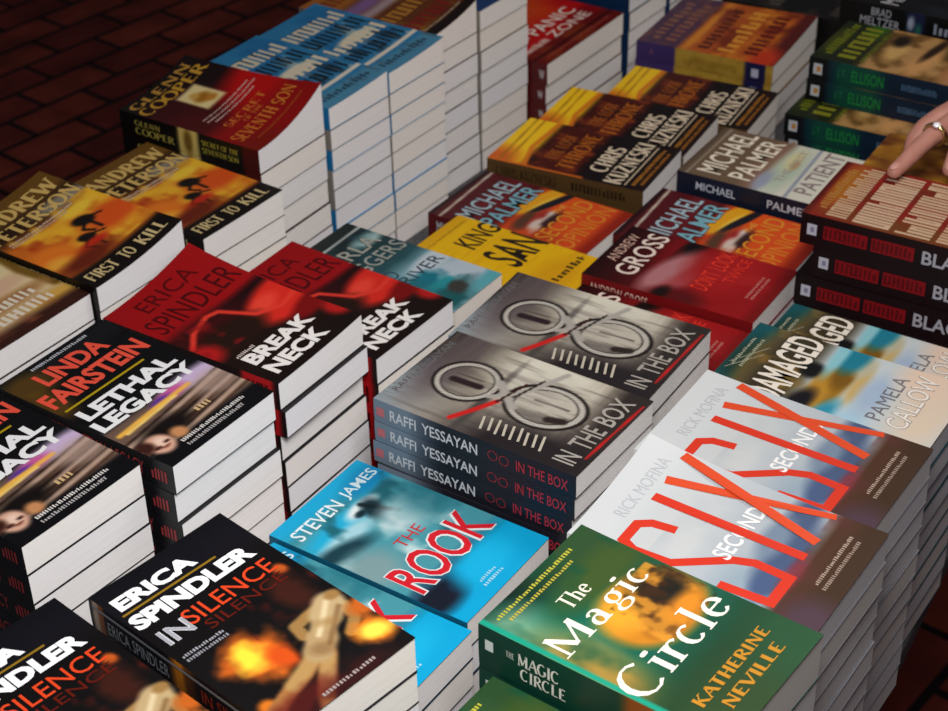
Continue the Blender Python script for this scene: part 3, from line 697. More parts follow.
# black to red with a cream playing card (left of the back row)
def art(A):
    A.band(-.1, .20, '170f0c', .1); A.band(.16, .5, '3c0c0c', .15); A.blob(.95, .25, .35, .12, '1a090a', .8); A.band(.55, 1.1, '8f0d0b', .2); A.blob(1.0, .56, .5, .18, 'b30d0a', .7); A.blob(.1, .5, .3, .15, '4a0c0c', .9)
    A.box(.40, .22, .68, .46, 'e2cd92', .03); A.blob(.54, .35, .09, .05, 'a06a1a', .7); A.blob(.52, .30, .05, .03, 'c89a4a', .8); A.blob(.58, .40, .06, .03, 'b87a2a', .8); A.blob(.1, .95, .3, .1, '7a1408', .9); return A
K['card'] = dict(W=.1, L=.172, T=.025, edge='2a0d0b', art=art, letters=[
    TX('GLENN', .05, .03, .90, .10, 'b8873a', serif=True, wt=1.3), TX('COOPER', .02, .115, .96, .205, 'c0902e', serif=True, wt=1.3),
    BARS(.20, .51, .90, .522, 'd8b8b0', 30, 2), BARS(.20, .545, .94, .557, 'd8b8b0', 30, 3), BARS(.25, .58, .85, .592, 'd8b8b0', 28, 4),
    TX('SECRET', .22, .645, .80, .70, 'c8692a', serif=True, wt=1.2), TX('OF THE', .38, .715, .64, .745, 'c8692a', serif=True, wt=1.2), TX('SEVENTH SON', .06, .77, .94, .86, 'cc742a', serif=True, wt=1.2), BARS(.2, .9, .9, .915, 'a84a1e', 24, 6)],
    spine='0d0b0a', spine_art=lambda A: (A.box(-.1, .43, 1.1, .575, 'd8bd6a', .02), A.blob(.5, .50, .5, .03, '7a5a1e', .7), A.box(-.1, .89, 1.1, 1.1, '4a0c0c', .02)),
    spine_letters=[TX('GLENN', .11, .22, .30, .45, 'b0a04a', serif=True, wt=1.2), TX('COOPER', .11, .52, .40, .82, 'b0a04a', serif=True, wt=1.2), TX('SECRET OF THE', .60, .24, .86, .46, 'b0a23a', serif=True, wt=1.2), TX('SEVENTH SON', .60, .55, .86, .78, 'b0a23a', serif=True, wt=1.2)])

# blue with busy cream and black lettering (back row, two stacks)
def art(A):
    A.c[:] = val('2a78a8'); A.noise(3, 5, '1a5f98', .45, .7, 101, .8); A.noise(13, 6, '1c2830', .55, .68, 102, .6, A.region(0, .14, 1, .78)); A.noise(12, 5, 'd9cdb4', .60, .70, 103, .6, A.region(0, .14, 1, .78)); A.blob(.55, .52, .3, .05, 'd8d0b8', .5); A.line([(.0, .815), (1, .79)], .016, 'e4d8c8', .5); A.band(.85, 1.1, '4a87a8', .04); A.noise(8, 4, '4a6274', .5, .7, 104, .8, A.region(0, .84, 1, .96)); return A
K['blueprint'] = dict(W=.094, L=.172, T=.0235, edge='1f86c0', art=art, letters=[
    BARS(.06, .15, .96, .28, 'd8cbb0', 10, 3, .5, 1, .1), BARS(.04, .31, .96, .44, '162028', 11, 4, .5, 1, .1), BARS(.05, .48, .97, .60, 'e0d2b6', 9, 5, .5, 1, .1), BARS(.04, .64, .96, .75, '182229', 11, 6, .5, 1, .1), BARS(.1, .88, .9, .93, '2a4a60', 12, 8)], spine='1a78b0')

# brown and gold with a violet stripe
def art(A):
    A.c[:] = val('5c3010'); A.noise(5, 7, '8a5a18', .45, .7, 111, .9); A.noise(6, 6, '5a1a12', .5, .75, 112, .8); A.band(.28, .42, '7a5a8a', .08); A.band(.42, .5, 'a08a90', .05); A.band(.92, 1.1, '1a0d0a', .02); A.band(-.1, .26, '9a5a1c', .06); return A
K['brocade'] = dict(W=.094, L=.172, T=.0235, edge='4a403a', art=art, letters=[BARS(.1, .56, .9, .68, 'a8702a', 8, 3), BARS(.1, .74, .9, .86, '7a1c14', 8, 4), BARS(.08, .90, .92, .91, 'c8b8a0', 26, 5), BARS(.1, .08, .9, .2, '7a3a14', 8, 6)], spine='7a7068')

# big red cover with white title (beside the tall white wall of pages)
def art(A):
    A.c[:] = val('c01210'); A.blob(.3, .45, .6, .2, 'e06a1a', .9); A.noise(4, 6, 'd84a12', .5, .8, 121, .7, A.region(0, .2, 1, .75)); A.band(.86, 1.1, '6a150d', .04); A.noise(8, 4, '8a3a14', .5, .7, 122, .7, A.region(0, .85, 1, 1)); A.line([(.0, .925), (1, .925)], .007, '3a0a08', .6); A.blob(.95, .82, .3, .05, '8a0d0c', .9); return A
K['zone'] = dict(W=.175, L=.235, T=.027, edge='4a0c0c', art=art, letters=[
    TX('RICK MOFINA', .1, .06, .9, .15, 'f0d8c8', .01), TX('THE', .14, .70, .30, .76, 'f0dcd0', .0), TX('PANIC', .36, .69, .88, .775, 'f4e4d8', .012), TX('ZONE', .40, .80, .88, .865, 'f0dcd0', .01), BARS(.06, .82, .36, .86, 'e8d0c4', 10, 5), BARS(.1, .95, .9, .965, 'a84a3a', 30, 6)],
    spine='5a0d10', spine_art=lambda A: A.box(-.1, -.1, 1.1, .2, '7a1214', .05), spine_letters=[TX('W', .955, .3, .985, .72, 'dcd6d6', .01), TX('THE PANIC ZONE', .4, .3, .8, .7, 'd8c8c0')])

# yellow top over ruins, black foot with cream capitals (three stacks)
def art(A):
    A.band(-.1, .23, 'ffcf1c', .05); A.blob(.0, .05, .3, .12, 'd8621a', .9); A.line([(0, .07), (1, .05)], .006, 'a8700c', .8); A.line([(0, .12), (1, .10)], .006, 'b87a10', .8)
    A.band(.23, .58, '4a150c', .08); A.noise(8, 10, '8a3a14', .5, .75, 131, .9, A.region(0, .2, 1, .6)); A.noise(6, 8, '260c08', .55, .75, 132, .9, A.region(0, .2, 1, .6)); A.line([(0, .24), (.4, .18), (1, .2)], .015, 'e07a1a', 1)
    A.band(.57, 1.1, '150a0a', .06); A.line([(0, .0), (0, .6)], .02, 'd86a1c', .9); A.band(.92, 1.1, '20100c', .03); return A
K['ruins'] = dict(W=.102, L=.172, T=.022, edge='3a2410', art=art, letters=[
    TX('THE LOST', .24, .30, .80, .385, 'a85a1c', serif=True, wt=1.3), TX('THRONE', .12, .41, .90, .52, 'b8641c', serif=True, wt=1.3),
    TX('CHRIS', .20, .60, .76, .715, 'f0dcc0', serif=True, wt=1.4), TX('KUZNESKI', .04, .735, .95, .85, 'f0dcc0', serif=True, wt=1.4), PG([(.05, .868), (.92, .868), (.92, .878), (.05, .878)], 'c8b498'), BARS(.08, .905, .9, .93, 'b8782a', 22, 3), BARS(.12, .95, .85, .97, 'a86a24', 18, 4)],
    spine='5a4020', spine_letters=[TX('CHRIS KUZNESKI', .06, .25, .45, .75, '2a1a0c', serif=True), BARS(.55, .3, .9, .7, '2c1c0e', 14, 3)])

# orange cover, violet head, yellow spine with a navy foot
def art(A):
    A.c[:] = val('b8561a'); A.noise(5, 8, 'd87c22', .45, .7, 141, .9); A.noise(6, 7, '7a2a10', .52, .75, 142, .9); A.band(-.1, .30, '4a2a4a', .04); A.noise(6, 10, '7a4a3a', .5, .7, 143, .7, A.region(0, 0, 1, .3)); A.band(.9, 1.1, '5a1c18', .06); A.blob(.1, .9, .2, .1, 'c83a18', .9); A.blob(.4, .35, .5, .03, 'e08a24', .9); return A
K['saga'] = dict(W=.15, L=.172, T=.0235, edge='6a4a1a', art=art, letters=[BARS(.1, .06, .9, .13, '8a5a4a', 9, 2), BARS(.1, .17, .9, .25, '8a5448', 9, 3), BARS(.08, .42, .9, .50, '5a1c0c', 10, 4), BARS(.1, .56, .94, .68, 'e89a34', 9, 5), BARS(.12, .74, .92, .84, '6a1a10', 9, 6)],
    spine='c09a3a', spine_art=lambda A: (A.noise(3, 30, 'a87c2a', .45, .7, 145, .7), A.box(-.1, -.1, 1.1, .29, '43306a', .01), A.box(-.1, .80, 1.1, .95, '1c1c4a', .01)), spine_letters=[PG([(.85, .3), (.90, .3), (.90, .75), (.85, .75)], 'c8c8e0'), TX('A', .1, .3, .13, .6, '8a5a70'), BARS(.4, .35, .75, .65, 'a07a28', 14, 6)])

# dark green thriller with a reclining face
def art(A):
    A.c[:] = val('181c12'); A.band(-.1, .32, '1c2410', .1); A.blob(.95, .22, .3, .06, '2c5a14', .8); A.blob(.5, .05, .3, .06, '3a4010', .9)
    A.band(.30, 1.1, '6f4f26', .1); A.noise(5, 7, 'b88d58', .45, .65, 151, .9, A.region(0, .3, 1, 1)); A.blob(.5, .42, .25, .06, 'c8a060', .8); A.blob(.75, .40, .14, .05, '20160e', .8); A.blob(.4, .62, .4, .06, 'c8945c', .8, 8); A.blob(.7, .62, .3, .03, '2a1a10', .8, 8); A.blob(.3, .84, .4, .08, 'b07c50', .9); A.blob(.9, .75, .3, .06, '3a3418', .9); return A
K['green'] = dict(W=.106, L=.172, T=.024, edge='0c0f10', art=art, letters=[
    BARS(.15, .04, .95, .10, '6c7416', 12, 2), BARS(.12, .14, .97, .25, '7d7e1c', 7, 3), BARS(.1, .285, .9, .315, '5f6814', 12, 4)],
    spine='0a2238', spine_art=lambda A: (A.box(-.1, .16, 1.1, .46, '0d4a3c', .1), A.box(-.1, -.1, 1.1, .12, '0c0e12', .03)), spine_letters=[PG([(.03, .25), (.085, .25), (.085, .75), (.03, .75)], 'c9cbd0'), PG([(.05, .38), (.075, .38), (.075, .62), (.05, .62)], 'c88a2a'), TX('J.T.', .18, .3, .24, .7, '1a7a44'), TX('ELLISON', .27, .24, .47, .76, '1f8a3e', .01), BARS(.58, .36, .8, .64, '4a6a8a', 14, 3)])

# black cover and spine with white two-line author
def art(A):
    A.c[:] = val('0d0d0f'); A.noise(3, 3, '20242c', .5, .8, 161, .8); return A
K['black'] = dict(W=.106, L=.172, T=.026, edge='0c0c0d', art=art, letters=[TX('BRAD', .2, .1, .8, .2, 'c8c8cc'), TX('MELTZER', .08, .24, .92, .36, 'c8c8cc')],
    spine='0b0b0c', spine_art=lambda A: (A.box(-.1, .44, 1.1, .56, '1c2242', .02), A.blob(.5, .47, .3, .02, 'a8b4c4', .7), A.blob(.25, .52, .3, .02, '2a6a5c', .7)),
    spine_letters=[TX('BRAD', .21, .12, .34, .46, 'bcbcc4', .0), TX('MELTZER', .14, .54, .40, .90, 'bcbcc4', .0), BARS(.62, .3, .95, .75, '9aa0b0', 10, 5)])

# red cover solid with tall cream letters, black spines
def art(A):
    A.c[:] = val('8a1c14'); A.noise(4, 5, '6a2a12', .5, .8, 171, .8); A.blob(.6, .1, .4, .08, 'a8641c', .9); A.band(-.1, .03, '5a120e', .02); A.blob(.1, .6, .15, .5, '6a4a1c', .9, op=.7); return A
K['tall'] = dict(W=.106, L=.172, T=.029, edge='1c0c0c', art=art, letters=[
    BARS(.15, .045, .9, .09, 'b07a3a', 16, 2), BARS(.05, .11, .97, .215, 'c8a684', 22, 3, .66, 1, .12), BARS(.04, .245, .97, .43, 'd2b294', 20, 4, .70, 1, .12), BARS(.04, .46, .97, .635, 'd0ae8e', 20, 5, .70, 1, .12), BARS(.04, .665, .97, .82, 'cfa888', 20, 6, .70, 1, .12), BARS(.1, .86, .9, .93, 'b88a68', 14, 7)],
    spine='17070b', spine_art=lambda A: A.box(-.1, .30, 1.1, 1.1, '1a070c', .1),
    spine_letters=[PG([(.035, .30), (.085, .30), (.085, .66), (.035, .66)], 'c8c6d4'), PG([(.052, .40), (.072, .40), (.072, .56), (.052, .56)], '8a88a4'), PG([(.12, .26), (.345, .26), (.345, .70), (.12, .70)], '8c0c16'), PG([(.365, .26), (.58, .26), (.58, .70), (.365, .70)], '8c0c16'),
                   BARS(.125, .32, .34, .64, '5c0810', 9, 3), BARS(.37, .32, .575, .64, '5c0810', 9, 4), TX('BLACK', .62, .26, .92, .70, 'b4b2bc', .02)])

# pale seaside cover with a brown figure and teal pools
def art(A):
    A.c[:] = val('c4cdd0'); A.band(-.1, .14, '14525a', .06); A.blob(.5, .05, .3, .06, '1a3a34', .9); A.blob(.5, .13, .5, .06, '7a5a28', .9, op=.8); A.band(.13, .36, '38301f', .08); A.noise(5, 7, '8a6a2e', .5, .7, 181, .9, A.region(0, .1, 1, .4))
    A.blob(.62, .36, .10, .06, '0c0c0e', .6); A.blob(.5, .47, .3, .07, '9c6f1e', .5); A.blob(.35, .44, .25, .05, 'b8862a', .8); A.blob(.68, .5, .2, .05, '7a5410', .6); A.blob(.2, .40, .2, .05, '0f0d14', .7, 10); A.blob(.6, .58, .25, .03, 'c8a868', .9); A.blob(.85, .55, .15, .04, 'b8b49a', .9)
    A.blob(1.0, .48, .3, .07, '1a7a92', .5); A.blob(.9, .42, .3, .03, '8ac4d0', .8); A.blob(.1, .52, .25, .05, '2f90ac', .7, 8); A.blob(.15, .64, .2, .07, 'a8cadc', .9); A.blob(.55, .66, .25, .06, 'a4b8d0', .9); A.blob(.6, .9, .6, .12, 'dcc9b4', .9); A.blob(.95, .82, .3, .12, 'e2c8b4', .9); return A
K['shore'] = dict(W=.106, L=.172, T=.022, edge='1a3a42', art=art, letters=[
    ST([(.34, .02), (.62, .13)], .003, 'b8b09a'), ST([(.42, .02), (.72, .13)], .003, 'b8b09a'), BARS(.4, .03, .8, .045, 'a8a890', 16, 2), BARS(.4, .07, .8, .085, 'a8a890', 16, 3),
    TX('DAMAGED', .12, .165, .98, .335, 'f0e6d8', .018), TX('PAMELA', .28, .685, .85, .755, '77747a', .0), TX('CALLOW', .26, .775, .94, .87, 'efe6dc', .005, out='6e6a70', ow=.016)],
    spine='16303a', spine_letters=[TX('DAMAGED', .1, .2, .5, .8, 'e0d8cc')])

# plain tall blue-edged stacks whose covers lie outside the picture
def art(A):
    A.c[:] = val('1c3a6a'); A.noise(4, 5, '0e2448', .5, .8, 191, .9); return A
K['ruled'] = dict(W=.094, L=.172, T=.0235, edge='77706a', art=art, res=(20, 30), letters=[], spine='8f8880')
K['navy'] = dict(W=.094, L=.172, T=.024, edge='15304f', art=art, res=(20, 30), letters=[], spine='14345c')
def art(A):
    A.c[:] = val('14110f'); A.noise(5, 6, '3a3028', .5, .8, 195, .8); return A
K['sable'] = dict(W=.12, L=.172, T=.024, edge='100e0d', art=art, res=(30, 40), letters=[BARS(.1, .3, .9, .42, '5a5048', 10, 2), BARS(.1, .8, .9, .9, '4a4238', 12, 3)], spine='121010')
def art(A):
    A.c[:] = val('8a5a14'); A.noise(5, 6, 'c08a2a', .45, .7, 197, .9); A.noise(6, 5, '4a1c10', .55, .8, 198, .8); return A
K['amber'] = dict(W=.106, L=.172, T=.024, edge='3a200c', art=art, res=(30, 40), letters=[], spine='6a4010')

# ---------------------------------------------------------------- the stacks, front to back
# kind, x, y, top z, turn, how the top cover stands up (fore edge, foot corner, head corner), label of the top book, words for the ones under it
STK = [
 ('orb', -.2960, -.3110, 1.0100, -1.0, (.001, 0, .002), 'green paperback with gold orb and cream serif title, topmost of the nearer right stack', 'green orb stack beside the white covers'),
 ('orb', -.4050, -.3211, .9760, -1.0, (.001, 0, 0), 'green orb paperback lying lower, at the bottom edge in front of the other', 'lower green orb stack at the bottom edge'),
 ('strokes', -.1674, -.2994, .9880, 2.0, (.001, 0, .011), 'white paperback with tall red strokes, the nearer of two beside the green cover', 'nearer white red-stroked stack'),
 ('strokes', -.0584, -.2822, .9800, 2.0, (.001, 0, .003), 'white paperback with tall red strokes, the farther of two beside the pale shore cover', 'farther white red-stroked stack'),
 ('shore', .0645, -.2651, .9550, 3.0, (0, 0, 0), 'pale shore paperback with brown figure, fully showing behind the white covers', 'nearer pale shore stack'),
 ('shore', .1710, -.2435, .9100, 3.0, (0, 0, 0), 'pale shore paperback with teal pool, half hidden under the tall black spines', 'farther pale shore stack'),
 ('tall', .3252, -.2175, .9720, 5.0, (0, 0, 0), 'red paperback with tall cream letters under the reaching hand', 'black-spined stack under the hand'),
 ('amber', .4400, -.2080, .9500, 5.0, (0, 0, 0), 'amber paperback at the right edge below the reaching hand', 'amber stack at the right edge'),
 ('torso', -.4465, -.1329, 1.0400, -6.5, (.001, 0, .001), 'black paperback with marble torso and flames, nearest one at the bottom left', 'torso-and-flames stack, the right one'),
 ('torso', -.5490, -.0980, 1.0310, -6.5, (.001, 0, 0), 'black torso-and-flames paperback cut off by the bottom left corner', 'torso-and-flames stack in the bottom left corner'),
 ('cyan', -.2136, -.0762, .9150, 2.0, (.001, 0, 0), 'cyan paperback with white-outlined red title beside the three grey spines', 'cyan stack beside the grey spines'),
 ('cyan', -.3172, -.0850, .9120, 2.0, (0, 0, 0), 'cyan paperback half hidden beneath the torso-and-flames cover', 'cyan stack half hidden by the torso cover'),
 ('cuffs', -.1045, -.0894, .9720, 1.5, (.0, 0, 0), 'grey paperback with handcuff rings, the nearer of two, spine showing', 'nearer grey handcuff stack'),
 ('cuffs', .0105, -.0774, .9650, 4.5, (.0005, 0, .001), 'grey paperback with handcuff rings, the farther of two, beside the red eye cover', 'farther grey handcuff stack'),
 ('eye', .1286, -.0590, .8970, 4.0, (0, 0, 0), 'red paperback with dark eye, mostly hidden behind the grey handcuff cover', 'red eye stack behind the grey handcuff cover'),
 ('eye', .2275, -.0490, .9050, 4.0, (.0005, 0, 0), 'red paperback with dark eye and cream title, showing whole', 'right red eye stack'),
 ('sail', .3280, -.0279, .8880, 4.0, (.0005, 0, 0), 'maroon and orange sail paperback behind the red eye cover', 'right orange sail stack'),
 ('hospital', .4365, -.0319, .9080, 4.0, (.0, 0, 0), 'taupe and white paperback with cream author name and navy spine', 'taupe and white stack'),
 ('black', .7906, -.0242, .9600, 3.0, (0, 0, 0), 'black paperback with white two-line author on the spine, top right corner', 'black stack in the top right corner'),
 ('attic', -.3788, .1532, .9840, -1.0, (.002, 0, 0), 'black paperback with orange author name, cut off by the left edge', 'orange-lettered black stack at the left edge'),
 ('attic', -.2659, .1288, .9880, 1.0, (.001, 0, .001), 'black paperback with orange author name and white title, shown whole', 'orange-lettered black stack, the right one'),
 ('silk', -.1408, .1455, .9780, 3.0, (.004, 0, .012), 'red silk paperback with curling cover, the nearer of the two', 'nearer red silk stack'),
 ('silk', -.0292, .1463, .9370, 1.0, (.001, 0, .002), 'red silk paperback, the farther of the two, beside the teal cover', 'farther red silk stack'),
 ('river', .0772, .1693, .9030, 2.0, (0, 0, 0), 'teal winter river paperback between red silk and yellow covers', 'teal river stack'),
 ('yellow', .1826, .1172, .8800, 2.0, (0, 0, 0), 'bright yellow paperback with narrow black lettering', 'yellow stack'),
 ('sail', .2869, .1617, .8680, 2.0, (0, 0, 0), 'maroon and orange sail paperback behind the yellow cover', 'left orange sail stack'),
 ('ruins', .4213, .1749, .8750, 8.5, (0, 0, 0), 'yellow and black ruins paperback, nearest of three, spine showing', 'nearest yellow and black ruins stack'),
 ('ruins', .5262, .1901, .8650, 8.5, (.001, 0, 0), 'yellow and black ruins paperback, the middle of three', 'middle yellow and black ruins stack'),
 ('ruins', .6317, .1728, .8550, 8.5, (.001, 0, 0), 'yellow and black ruins paperback, farthest of three', 'farthest yellow and black ruins stack'),
 ('saga', .8022, .2318, .8500, 7.0, (.002, .004, 0), 'orange and violet paperback with yellow spine, near the top edge', 'yellow-spined orange stack'),
 ('sable', .9750, .2150, .8450, 5.0, (0, 0, 0), 'dark paperback behind the orange and violet one', 'dark stack behind the yellow spine'),
 ('soldiers', -.1036, .3759, .9620, 1.5, (.012, .002, 0), 'fiery soldiers paperback with curling cover, the left of two', 'left fiery soldiers stack'),
 ('soldiers', .0267, .3828, .9430, 0.0, (.002, 0, 0), 'fiery soldiers paperback beside the black card spine, the right of two', 'right fiery soldiers stack'),
 ('sand', -.2112, .3791, .9550, 1.5, (.001, 0, 0), 'sand coloured paperback at the left edge beside the fiery soldiers', 'sand coloured stack at the left edge'),
 ('card', .1513, .4281, .9630, 3.0, (.019, .010, 0), 'black and red paperback with cream playing card, fore edge curling up', 'cream card stack'),
 ('blueprint', .2560, .4310, .9630, 1.0, (.002, .002, 0), 'blue paperback with crowded cream lettering, next to the card cover', 'left blue stack'),
 ('blueprint', .3520, .4330, .9630, 1.0, (.004, .001, 0), 'blue paperback with crowded cream lettering, next to the brown brocade cover', 'right blue stack'),
 ('brocade', .4480, .4600, .9560, 1.0, (.010, .004, 0), 'brown and gold paperback with violet stripe at the top edge', 'brown and gold stack'),
 ('ruled', .5435, .4590, .9560, 1.0, (0, 0, 0), 'paperback left of the big red cover, only its pages showing', 'white wall of pages left of the big red cover'),
 ('zone', .6420, .4370, .8620, 2.0, (.001, 0, 0), 'large red paperback with white title at the top edge', 'large red stack'),
 ('navy', .8330, .4450, .9500, 2.0, (0, 0, 0), 'paperback just right of the big red cover, only its pages showing', 'pages just right of the big red cover'),
 ('navy', .9310, .4450, .9500, 2.0, (0, 0, 0), 'blue-edged paperback behind the yellow spine at the top edge', 'blue-edged pages behind the yellow spine'),
 ('navy', 1.0290, .4500, .9400, 2.0, (0, 0, 0), 'blue-edged paperback farthest along the back row', 'farthest pages of the back row'),
]
ORD = ['top', 'second', 'third', 'fourth', 'fifth', 'sixth', 'seventh', 'eighth', 'ninth', 'tenth', 'eleventh', 'twelfth', 'thirteenth']
GRP = {'orb': 'green orb paperbacks', 'strokes': 'white red-stroked paperbacks', 'shore': 'pale shore paperbacks', 'tall': 'black-spined red paperbacks', 'amber': 'amber paperbacks', 'torso': 'torso-and-flames paperbacks', 'cyan': 'cyan paperbacks', 'cuffs': 'grey handcuff paperbacks', 'eye': 'red eye paperbacks', 'sail': 'orange sail paperbacks', 'hospital': 'taupe and white paperbacks', 'black': 'black white-lettered paperbacks', 'attic': 'orange-lettered black paperbacks', 'silk': 'red silk paperbacks', 'river': 'teal river paperbacks', 'yellow': 'yellow paperbacks', 'ruins': 'yellow and black ruins paperbacks', 'saga': 'yellow-spined orange paperbacks', 'sable': 'dark paperbacks', 'soldiers': 'fiery soldiers paperbacks', 'sand': 'sand coloured paperbacks', 'card': 'cream card paperbacks', 'blueprint': 'blue paperbacks', 'brocade': 'brown and gold paperbacks', 'navy': 'blue-edged paperbacks', 'ruled': 'grey-edged paperbacks', 'zone': 'large red paperbacks', 'green': 'dark green paperbacks'}
def tag(o, label, kind):
    o['label'] = label; o['category'] = 'book'; o['group'] = GRP[kind]

plain = {}
def plain_book(kind):
    """a book whose cover is pressed under others: only its edges and spine show"""
    if kind not in plain:
        plain[kind] = make_book(K[kind], None, full=False); return plain[kind]
    return copy_book(plain[kind])
def put(b, x, y, z, turn, sz=1.0):
    b.location = (x, y, z); b.rotation_euler = (0, 0, math.radians(turn)); b.scale = (1, 1, sz)

def under(kind, x, y, z0, turn, words, first=1, jit=.0006, shifts=()):
    """fill a stack from the table up to z0, naming from the top"""
    T = K[kind]['T']; h = z0 - TABLE
    n = max(1, round(h / T)); sz = (h / n) / T; gap = .0002
    rd = random.Random(int(abs(x) * 1e4) + 3)
    for i in range(n):
        b = plain_book('ruled' if kind == 'blueprint' and (n - 1 - i) not in (1, 4, 5) else kind)
        k = n - 1 - i                      # 0 = just under the top book
        dx, dy, dt = (shifts[k] if k < len(shifts) else (rd.uniform(-jit, jit) * .4, rd.uniform(-jit, jit) * 1.6, rd.uniform(-.25, .25)))
        c, s = math.cos(math.radians(turn)), math.sin(math.radians(turn))
        put(b, x + dx * c - dy * s, y + dx * s + dy * c, TABLE + .0001 + i * h / n, turn + dt, sz * (1 - gap / (T * sz)))
        tag(b, '%s book down in the %s' % (ORD[k + first], words), kind)

SHIFT = {('cuffs', -.1045): [(0, .001, -.3), (.0, .003, -.2), (0, -.001, .3)],
         ('tall', .3252): [(.001, -.013, .2), (-.001, 0, 0)],
         ('attic', -.2659): [(-.0005, .002, 0), (.0, -.001, 0)],
         ('silk', -.1408): [(0, -.004, .3), (0, .003, 0)],
         ('zone', .6420): [(0, .002, 0), (0, .001, 0)]}
for kind, x, y, zt, turn, lf, lab, words in STK:
    T = K[kind]['T']
    b = make_book(K[kind], lift_fn(*lf)); put(b, x, y, zt - T, turn); tag(b, lab, kind)
    under(kind, x, y, zt - T - .0002, turn, words, 1, shifts=SHIFT.get((kind, x), ()))
# the green stack: two on top, set back on a slipped third
for i, (x, y, z, lab) in enumerate(((.6623, -.0547, .9240, 'dark green paperback with face, topmost of the green spines, top right'), (.6615, -.0540, .8999, 'green-lettered spine directly below the topmost dark green paperback'), (.6228, -.0521, .8758, 'dark green paperback slipped forward, its cover touching the hand'))):
    b = make_book(K['green'], None) if i == 0 else copy_book(gb)
    if i == 0: gb = b
    put(b, x, y, z, 4.0 + (i == 2)); tag(b, lab, 'green')
under('green', .628, -.0521, .8756, 5, 'dark green stack below the slipped one', 1)

# ---------------------------------------------------------------- the hand of a browsing customer, reaching in from the right
def tube_into(bm, pts, rad, seg=14):
    """tapered rounded limb through the given joints"""
    P = [Vector(p) for p in pts]; rings = []
    fine = []; fr = []
    for i in range(len(P) - 1):
        for k in range(6):
            s = k / 6; fine.append(P[i].lerp(P[i + 1], s)); fr.append(rad[i] + (rad[i + 1] - rad[i]) * s)
    fine.append(P[-1]); fr.append(rad[-1])
    for _ in range(2):
        fine = [fine[0]] + [(fine[i - 1] + fine[i] * 2 + fine[i + 1]) / 4 for i in range(1, len(fine) - 1)] + [fine[-1]]
    # rounded ends
    d0 = (fine[0] - fine[1]).normalized(); d1 = (fine[-1] - fine[-2]).normalized()
    caps0 = [(fine[0] + d0 * fr[0] * math.sin(a), fr[0] * math.cos(a)) for a in (1.35, 1.0, .6, .3)]
    caps1 = [(fine[-1] + d1 * fr[-1] * math.sin(a), fr[-1] * math.cos(a)) for a in (.3, .6, 1.0, 1.35)]
    seq = caps0 + list(zip(fine, fr)) + caps1
    up = Vector((0, 0, 1))
    for i, (c, r) in enumerate(seq):
        a = seq[max(i - 1, 0)][0]; b = seq[min(i + 1, len(seq) - 1)][0]; d = (b - a).normalized()
        e1 = d.cross(up).normalized(); e2 = e1.cross(d)
        rings.append([bm.verts.new(c + e1 * (r * math.cos(2 * math.pi * k / seg)) + e2 * (r * .9 * math.sin(2 * math.pi * k / seg))) for k in range(seg)])
    for i in range(len(rings) - 1):
        for k in range(seg):
            bm.faces.new((rings[i][k], rings[i][(k + 1) % seg], rings[i + 1][(k + 1) % seg], rings[i + 1][k]))
    bm.faces.new(rings[0][::-1]); bm.faces.new(rings[-1])

M_SKIN = simple_noise_mat('skin', (.40, .17, .13), (.48, .22, .17), 60, .5, .35)
M_SKIN.node_tree.nodes['Principled BSDF'].inputs['Subsurface Weight'].default_value = .12
M_SKIN.node_tree.nodes['Principled BSDF'].inputs['Subsurface Scale'].default_value = .006
M_GOLD = simple_noise_mat('gold_ring', (.75, .55, .22), (.9, .7, .35), 30, .22, .5, 1.0)
M_STONE = simple_noise_mat('ring_stone', (.85, .85, .9), (.95, .95, 1), 30, .05, .9)
M_NAIL = simple_noise_mat('finger_nail', (.48, .23, .19), (.55, .28, .23), 30, .25, .5)
M_SLEEVE = simple_noise_mat('knit_sleeve', (.24, .12, .03), (.36, .19, .05), 220, .9, .1)
HB = Vector((.60, -.11, 1.0))
hand = bpy.data.objects.new('person', None); COL.objects.link(hand); hand.location = HB
hand['label'] = 'hand with a gold ring reaching in from the right edge over the cream letters'; hand['category'] = 'person'
bm = bmesh.new()
fing = {
 'index': ([(.404, -.086, .9810), (.428, -.088, .9840), (.452, -.0890, .9875), (.492, -.0915, .9880), (.545, -.099, .987)], [.0068, .0078, .0086, .0098, .012]),
 'middle': ([(.434, -.124, .9810), (.450, -.122, .989), (.470, -.120, .996), (.498, -.117, .997), (.545, -.113, .992)], [.0068, .0078, .0088, .0100, .012]),
 'ring': ([(.452, -.142, .9800), (.464, -.142, .987), (.480, -.140, .994), (.504, -.136, .995), (.545, -.128, .991)], [.0064, .0074, .0083, .0094, .012]),
 'little': ([(.470, -.158, .9790), (.480, -.158, .986), (.494, -.157, .991), (.512, -.152, .991), (.548, -.142, .988)], [.0056, .0065, .0072, .0084, .011]),
 'thumb': ([(.490, -.066, .957), (.503, -.063, .963), (.520, -.064, .969), (.540, -.074, .975), (.572, -.095, .983)], [.0078, .0090, .0100, .0125, .016]),
}
def loc(p): return tuple(Vector(p) - HB)
for p, r in fing.values(): tube_into(bm, [loc(q) for q in p], r)
for y in (-.096, -.108, -.121, -.133):     # the palm, then the wrist and forearm
    tube_into(bm, [loc((.530, y, .990)), loc((.575, y * .75 - .028, .990)), loc((.612, -.113 + (y + .113) * .6, .995))], [.0125, .0140, .0150])
tube_into(bm, [loc((.600, -.113, .996)), loc((.640, -.116, 1.008)), loc((.72, -.13, 1.040)), loc((.86, -.16, 1.10))], [.024, .026, .031, .040], 20)
me = bpy.data.meshes.new('body'); bm.to_mesh(me); bm.free(); me.materials.append(M_SKIN)
body = bpy.data.objects.new('body', me); COL.objects.link(body); body.parent = hand
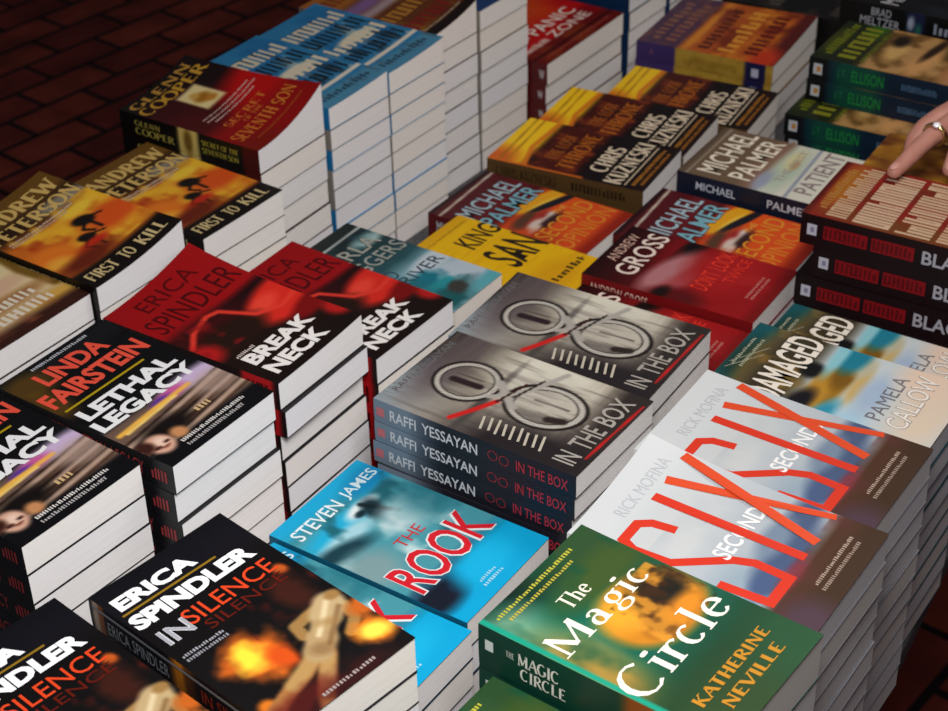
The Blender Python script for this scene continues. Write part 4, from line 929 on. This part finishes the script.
rm = body.modifiers.new('merge', 'REMESH'); rm.mode = 'VOXEL'; rm.voxel_size = .0018; rm.use_smooth_shade = True
sm = body.modifiers.new('soften', 'SMOOTH'); sm.factor = .5; sm.iterations = 4
def torus(name, c, axis, R, r, mat, n=28, m=10):
    a = Vector(axis).normalized(); e1 = a.cross(Vector((0, 0, 1))).normalized(); e2 = a.cross(e1); V = []; F = []
    for i in range(n):
        th = 2 * math.pi * i / n; d = e1 * math.cos(th) + e2 * math.sin(th)
        for j in range(m):
            ph = 2 * math.pi * j / m; V.append(Vector(c) - HB + d * (R + r * math.cos(ph)) + a * (r * 1.6 * math.sin(ph)))
    for i in range(n):
        for j in range(m): F.append((i * m + j, ((i + 1) % n) * m + j, ((i + 1) % n) * m + (j + 1) % m, i * m + (j + 1) % m))
    return link_mesh(name, V, F, mat, hand, smooth=True)
rg = torus('finger_ring', (.476, -.0906, .9880), (1, -.05, .05), .0101, .0016, M_GOLD)
rg['label'] = 'gold ring on the index finger'
bm = bmesh.new(); bmesh.ops.create_icosphere(bm, subdivisions=2, radius=.0036)
for v in bm.verts: v.co = Vector((v.co.x, v.co.y, v.co.z * .7)) + Vector((.474, -.0923, .9985)) - HB
me = bpy.data.meshes.new('ring_stone'); bm.to_mesh(me); bm.free(); me.materials.append(M_STONE)
stn = bpy.data.objects.new('ring_stone', me); COL.objects.link(stn); stn.parent = rg
for nm in ('index', 'middle', 'ring', 'little'):
    p = fing[nm][0]; a = Vector(p[0]); d = (Vector(p[1]) - a).normalized(); s = d.cross(Vector((0, 0, 1))).normalized(); upv = s.cross(d)
    bm = bmesh.new(); bmesh.ops.create_icosphere(bm, subdivisions=2, radius=1)
    r = fing[nm][1][0]
    for v in bm.verts: v.co = (a + d * .001 + upv * r * .80 + d * v.co.x * r * .95 + s * v.co.y * r * .55 + upv * v.co.z * r * .18) - HB
    me = bpy.data.meshes.new('finger_nail'); bm.to_mesh(me); bm.free(); me.materials.append(M_NAIL)
    o = bpy.data.objects.new('finger_nail', me); COL.objects.link(o); o.parent = hand
# rib-knit cuff and sleeve
ax = Vector((.14, -.03, .055)).normalized(); e1 = ax.cross(Vector((0, 0, 1))).normalized(); e2 = e1.cross(ax); V = []; F = []
prof = [(-.004, .033), (0, .0365), (.03, .038), (.06, .040), (.12, .047), (.2, .055)]
for i, (s, r) in enumerate(prof):
    for k in range(40):
        th = 2 * math.pi * k / 40; V.append(Vector((.70, -.126, 1.033)) - HB + ax * s + (e1 * math.cos(th) + e2 * math.sin(th)) * (r + (.0012 if k % 2 else 0)))
for i in range(len(prof) - 1):
    for k in range(40): F.append((i * 40 + k, i * 40 + (k + 1) % 40, (i + 1) * 40 + (k + 1) % 40, (i + 1) * 40 + k))
link_mesh('sleeve', V, F, M_SLEEVE, hand, smooth=True)
